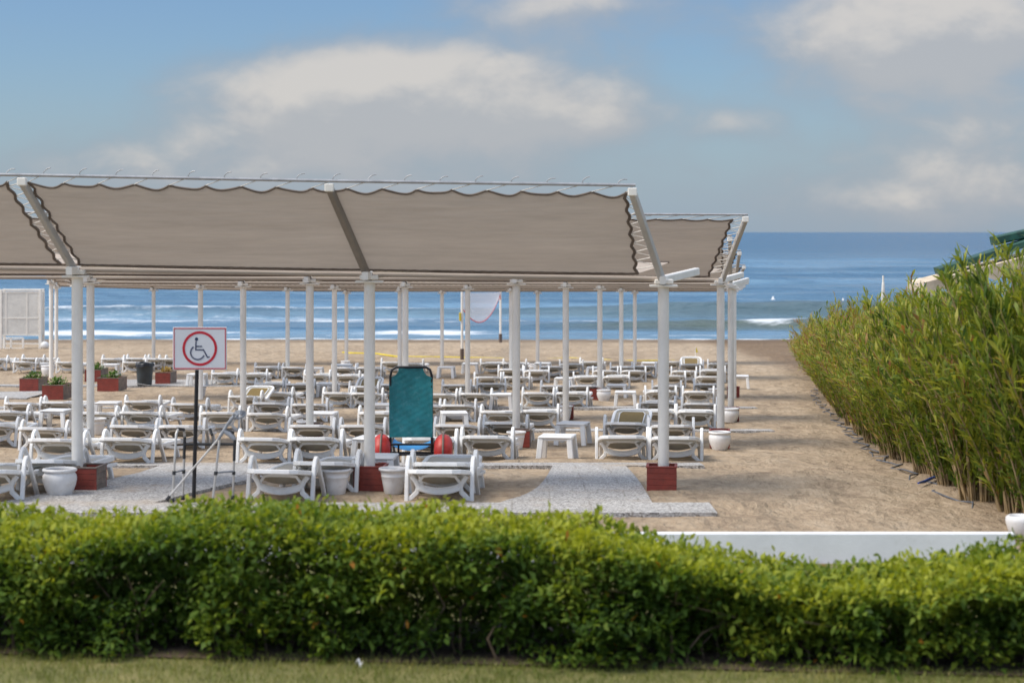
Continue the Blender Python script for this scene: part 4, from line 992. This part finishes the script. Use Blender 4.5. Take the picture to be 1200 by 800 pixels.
def oleander(seed, H, Rad, nc, nl, leafL, reddish=0.0):
    r = np.random.default_rng(seed); st = MB(); P = []; D = []; tn = []
    for c in range(nc):
        a = r.random() * 6.283; rb = .34 * math.sqrt(r.random()); base = np.array([rb * math.cos(a), rb * 1.3 * math.sin(a), -.05])
        lean = r.random() ** .7 * Rad; a2 = a + r.normal(0, .5); hh = H * (r.uniform(.60, 1.0) if r.random() > .06 else r.uniform(1.0, 1.07)) * (1 - .28 * (lean / Rad) ** 2)
        tip = np.array([base[0] + lean * math.cos(a2), base[1] + lean * math.sin(a2), hh])
        ctl = base * .65 + tip * .35 + np.array([0, 0, hh * .22])
        q = [(1 - t) ** 2 * base + 2 * t * (1 - t) * ctl + t * t * tip for t in np.linspace(0, 1, 7)]
        if c < nc * .85: st.tube([tuple(x) for x in q], [.014, .012, .011, .009, .007, .005, .003], 5, cap=False)
        ct = r.normal(.50, .15) + reddish * .18
        for t in r.uniform(.06, 1.0, nl) ** .85:
            p = (1 - t) ** 2 * base + 2 * t * (1 - t) * ctl + t * t * tip; tg = 2 * (1 - t) * (ctl - base) + 2 * t * (tip - ctl); tg /= np.linalg.norm(tg)
            dv = r.normal(0, 1, 3); dv -= tg * dv.dot(tg); dv /= np.linalg.norm(dv); k = r.uniform(.35, 1.1)
            dd = tg + dv * k; dd /= np.linalg.norm(dd); P.append(p + r.normal(0, .02, 3)); D.append(dd)
            x = ct + r.normal(0, .17) + .12 * (t - .5)
            if r.random() < .02 + .16 * reddish * (t > .8): x = r.uniform(.93, 1.0)
            tn.append(min(1, max(0, x)))
    P = np.array(P); D = np.array(D); n = len(P); Ln = leafL * r.uniform(.6, 1.25, n); Wd = Ln * r.uniform(.15, .215, n)
    V_, F1, F2 = blades(P, D, Ln, Wd, r.uniform(.2, 1.3, n), seed + 1)
    return mixmesh('leaves', V_, F1, F2[:, :3], M['reedleaf'], np.repeat(np.array(tn), 5)), st.mesh('stems', M['cane'])
kinds = [oleander(201, 2.75, 1.0, 115, 82, .195), oleander(202, 2.75, 1.05, 115, 82, .185), oleander(203, 2.45, 1.0, 105, 84, .15, .35), oleander(204, 2.4, .95, 105, 84, .145, .5), oleander(205, 1.9, .95, 80, 60, .15, .8), oleander(206, 1.75, .9, 80, 56, .14, 1.0)]
OL = []
bd = [(19.0, 5.25), (21, 5.20), (23, 5.25), (27, 5.6), (33, 6.25), (40, 7.05), (47, 7.75), (53, 8.55), (58, 9.25), (64, 9.7)]
yy = 19.0
while yy < 64:
    xx = float(np.interp(yy, [b[0] for b in bd], [b[1] for b in bd])); OL.append((xx + random.uniform(-.12, .12), yy, 0)); 
    if yy < 44: OL.append((xx + 1.25 + random.uniform(-.15, .15), yy + .5, 1))
    yy += 1.05 if yy < 30 else 1.35
pl_words = ['nearest the clipped hedge', 'next to nearest the clipped hedge']
nf = 0
for i, (x, y, back) in enumerate(OL):
    H = float(np.interp(y, [19, 22, 26, 30, 36, 47, 56, 64], [2.8, 2.5, 2.2, 2.15, 2.3, 2.05, 1.75, 1.55]))
    k = (0, 1)[i % 2] if y < 25 else (2, 3)[i % 2] if y < 44 else (4, 5)[i % 2]
    href = (2.75, 2.75, 2.45, 2.4, 1.9, 1.75)[k]
    o = empty('oleander_shrub', (x, y, gz(y) - .02), random.uniform(0, 6.28)); sc = H / href * random.uniform(.86, 1.10); o.scale = (.94 * sc ** .4, .94 * sc ** .4, sc)
    link('leaves', kinds[k][0], o); link('stems', kinds[k][1], o)
    same = [q for q in OL if q[2] == back]; q = same.index(OL[i]); far_ = len(same) - 1 - q
    end = '%s from the lawn end' % ORD[q] if q <= far_ else '%s from the seaward end' % ORD[far_]
    lab = ('tall green oleander in the rear rank, ' if back else 'tan stemmed oleander in the sand side rank, ') + end
    tag(o, lab, 'shrub', 'oleander shrubs along the sand')

# drip hose along the shrub feet
f = MB(); pts = []
for k in range(90):
    y = 20.2 + k * .36; x = float(np.interp(y, [b[0] for b in bd], [b[1] for b in bd])) - .55 + .10 * math.sin(k * 1.3) + .06 * math.sin(k * 3.1); pts.append((x, y, gz(y) + .002 + .02 * math.sin(k * 2.2)))
f.tube(pts, .010, 6); tag(f.obj('drip_hose', M['hose']), 'grey drip hose lying along the feet of the oleanders', 'hose')
f = MB(); dd = depth(568); pts = []
for a, b in ((1076, 571), (1084, 569), (1090, 566), (1098, 562.5)): q = depth(b); pts.append((X(a, q), q, gz(q) + .05))
f.tube(pts, [.010, .018, .018, .012], 8); tag(f.obj('hose_end', M['bluehose']), 'blue plastic hose end on sand below the oleanders', 'hose')

# white globe pot at the right end of the low wall
o = empty('globe_pot', (X(1197, 18.2), 18.2, gz(18.2))); tag(o, 'white rounded pot standing behind the hedge at far right', 'pot')
f = MB(); f.lathe([(0, 0), (.06, 0), (.08, .01), (.12, .08), (.145, .16), (.14, .2), (.12, .215), (.10, .21), (.09, .18)], 24); f.obj('pot_body', M['pot'], o)
f = MB(); f.lathe([(0, .185), (.095, .18)], 16); f.obj('soil', M['soil'], o)

# ------------------------------------------------------------------ clipped hedge in front
r = np.random.default_rng(5)
Hx = [-4.2, -3.44, -3.08, -2.56, -2.11, -1.54, -.97, -.57, 0, .61, .85, 1.14, 1.5, 1.95, 2.2, 2.56, 3.0, 3.42, 4.2]
Hz = [.79, .77, .74, .77, .84, .86, .81, .86, .78, .80, .71, .62, .56, .495, .49, .51, .575, .665, .69]
def hedge_top(x): return np.interp(x, Hx, Hz)
front = lambda x: 12.80 - .10 * x
N = 104000
x = r.uniform(-5.2, 5.2, N); v = r.random(N); u = r.random(N) ** 1.35        # u: depth behind the face
lump = (vnoise(x * 2.2 + 50, v * 3 + 7, 41) - .5) * .34 + (vnoise(x * 5 + 50, v * 6, 42) - .5) * .20
top = hedge_top(x) + (vnoise(x * 3.1 + 40, u * 5 + 3, 43) - .5) * .09 + (vnoise(x * 9 + 40, u * 11, 44) - .5) * .05
y = front(x) + lump + u * 1.25
rnd = np.minimum(1, (y - front(x) + .12) / .28); z = .03 + v ** .9 * (top - .03) * (.80 + .20 * np.sqrt(np.clip(rnd, 0, 1)))
gap = vnoise(x * 1.7 + 11, x * 0 + 5, 45); keep = ~((z < .02 + .15 * gap) & (r.random(N) < .75)); holes = (vnoise(x * 3.3 + 9, z * 4.5 + 3, 46) < .30 + .12 * (1 - z / top)) & (u < .12) & (z < top * .82); keep &= ~holes
# plus a dense skin of upright shoots on top
N2 = 18600; x2 = r.uniform(-5.2, 5.2, N2); u2 = r.random(N2); y2 = front(x2) + u2 * 1.22; t2 = hedge_top(x2) + (vnoise(x2 * 3.1 + 40, u2 * 5 + 3, 43) - .5) * .09 + (vnoise(x2 * 9 + 40, u2 * 11, 44) - .5) * .06
z2 = t2 * (.86 + .14 * np.sqrt(np.clip((u2 * 1.22 + .05) / .25, 0, 1))) + r.uniform(-.07, .03, N2) + .05 * (r.random(N2) < .04)
x = np.concatenate([x[keep], x2]); y = np.concatenate([y[keep], y2]); z = np.concatenate([z[keep], z2]); n = len(x)
istop = np.concatenate([np.zeros(keep.sum()), np.ones(N2)])
az = r.uniform(0, 6.283, n); el = np.where(istop > 0, r.uniform(.1, 1.35, n), r.normal(.15, .55, n))
fr_ = (y - front(x)) < .3; az = np.where(fr_ & (r.random(n) < .6), r.normal(-math.pi / 2, .8, n), az)
D = np.stack([np.cos(az) * np.cos(el), np.sin(az) * np.cos(el), np.sin(el)], 1); P = np.stack([x, y, z], 1)
Ln = r.uniform(.042, .085, n); Wd = Ln * r.uniform(.42, .6, n)
V_, F1, F2 = blades(P, D, Ln, Wd, r.uniform(.1, 1.2, n), 6)
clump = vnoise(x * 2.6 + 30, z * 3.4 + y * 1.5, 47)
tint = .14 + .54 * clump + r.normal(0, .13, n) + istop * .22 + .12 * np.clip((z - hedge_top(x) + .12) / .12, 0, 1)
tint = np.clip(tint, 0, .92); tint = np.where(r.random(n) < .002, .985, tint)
root = empty('hedge', (0, 13.5, 0)); tag(root, 'clipped green hedge across the foreground with yellow green tips', 'hedge')
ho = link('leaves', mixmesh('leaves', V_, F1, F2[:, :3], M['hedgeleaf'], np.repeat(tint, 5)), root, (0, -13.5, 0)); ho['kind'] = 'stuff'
st = MB()
for k in range(290):
    a = random.uniform(-5.2, 5.2); b = float(front(a)) + random.uniform(.1, 1.1); hh = float(hedge_top(a)) * random.uniform(.6, .93)
    pts = [(a, b - 13.5, -.03)]; 
    for q in range(1, 5): pts.append((a + random.gauss(0, .05) * q, b - 13.5 + random.gauss(0, .03) * q, hh * q / 4))
    st.tube(pts, [.011, .009, .007, .005, .003], 5, cap=False)
so = st.obj('stems', M['twig'], root); so['kind'] = 'stuff'
# leaf litter and dark earth under it are part of the hedge bed
bdm = MB(); bdm.grid(lambda u, v: (-5.5 + 11 * u, float(front(-5.5 + 11 * u)) - .02 + 1.4 * v, .026 + .012 * math.sin(u * 90) * math.sin(v * 9)), 60, 6)
tag(bdm.obj('flower_bed_soil', M['soil']), kind='structure')

# lawn grass
N = 32000; x = r.uniform(-5.2, 5.2, N); y = 11.2 + (front(x) + .12 - 11.2) * r.random(N) ** .8; 
P = np.stack([x, y, np.full(N, .012)], 1); az = r.uniform(0, 6.283, N); el = r.normal(1.1, .3, N)
D = np.stack([np.cos(az) * np.cos(el), np.sin(az) * np.cos(el), np.abs(np.sin(el))], 1); Ln = r.uniform(.025, .065, N) * (.7 + .7 * vnoise(x * 2 + 20, y * 2, 55))
V_, F1, F2 = blades(P, D, Ln, np.full(N, .006), r.uniform(0, 1, N), 8)
tg = np.clip(.25 + .5 * vnoise(x * 1.6 + 20, y * 2.5, 56) + r.normal(0, .15, N), 0, 1)
tag(link('grass', mixmesh('grass', V_, F1, F2[:, :3], M['grass'], np.repeat(tg, 5))), 'short dry grass at the foot of the hedge', 'grass', kind='stuff')
f = MB(); f.grid(lambda u, v: ((u - .5) * .045, (v - .5) * .035, .045 + .03 * math.sin(u * 7 + v * 5) * math.cos(v * 6)), 6, 5)
tag(f.obj('paper_scrap', M['paper'], None, (X(421, 12.75), 12.75, .0)), 'scrap of white paper on the grass by the hedge', 'litter')
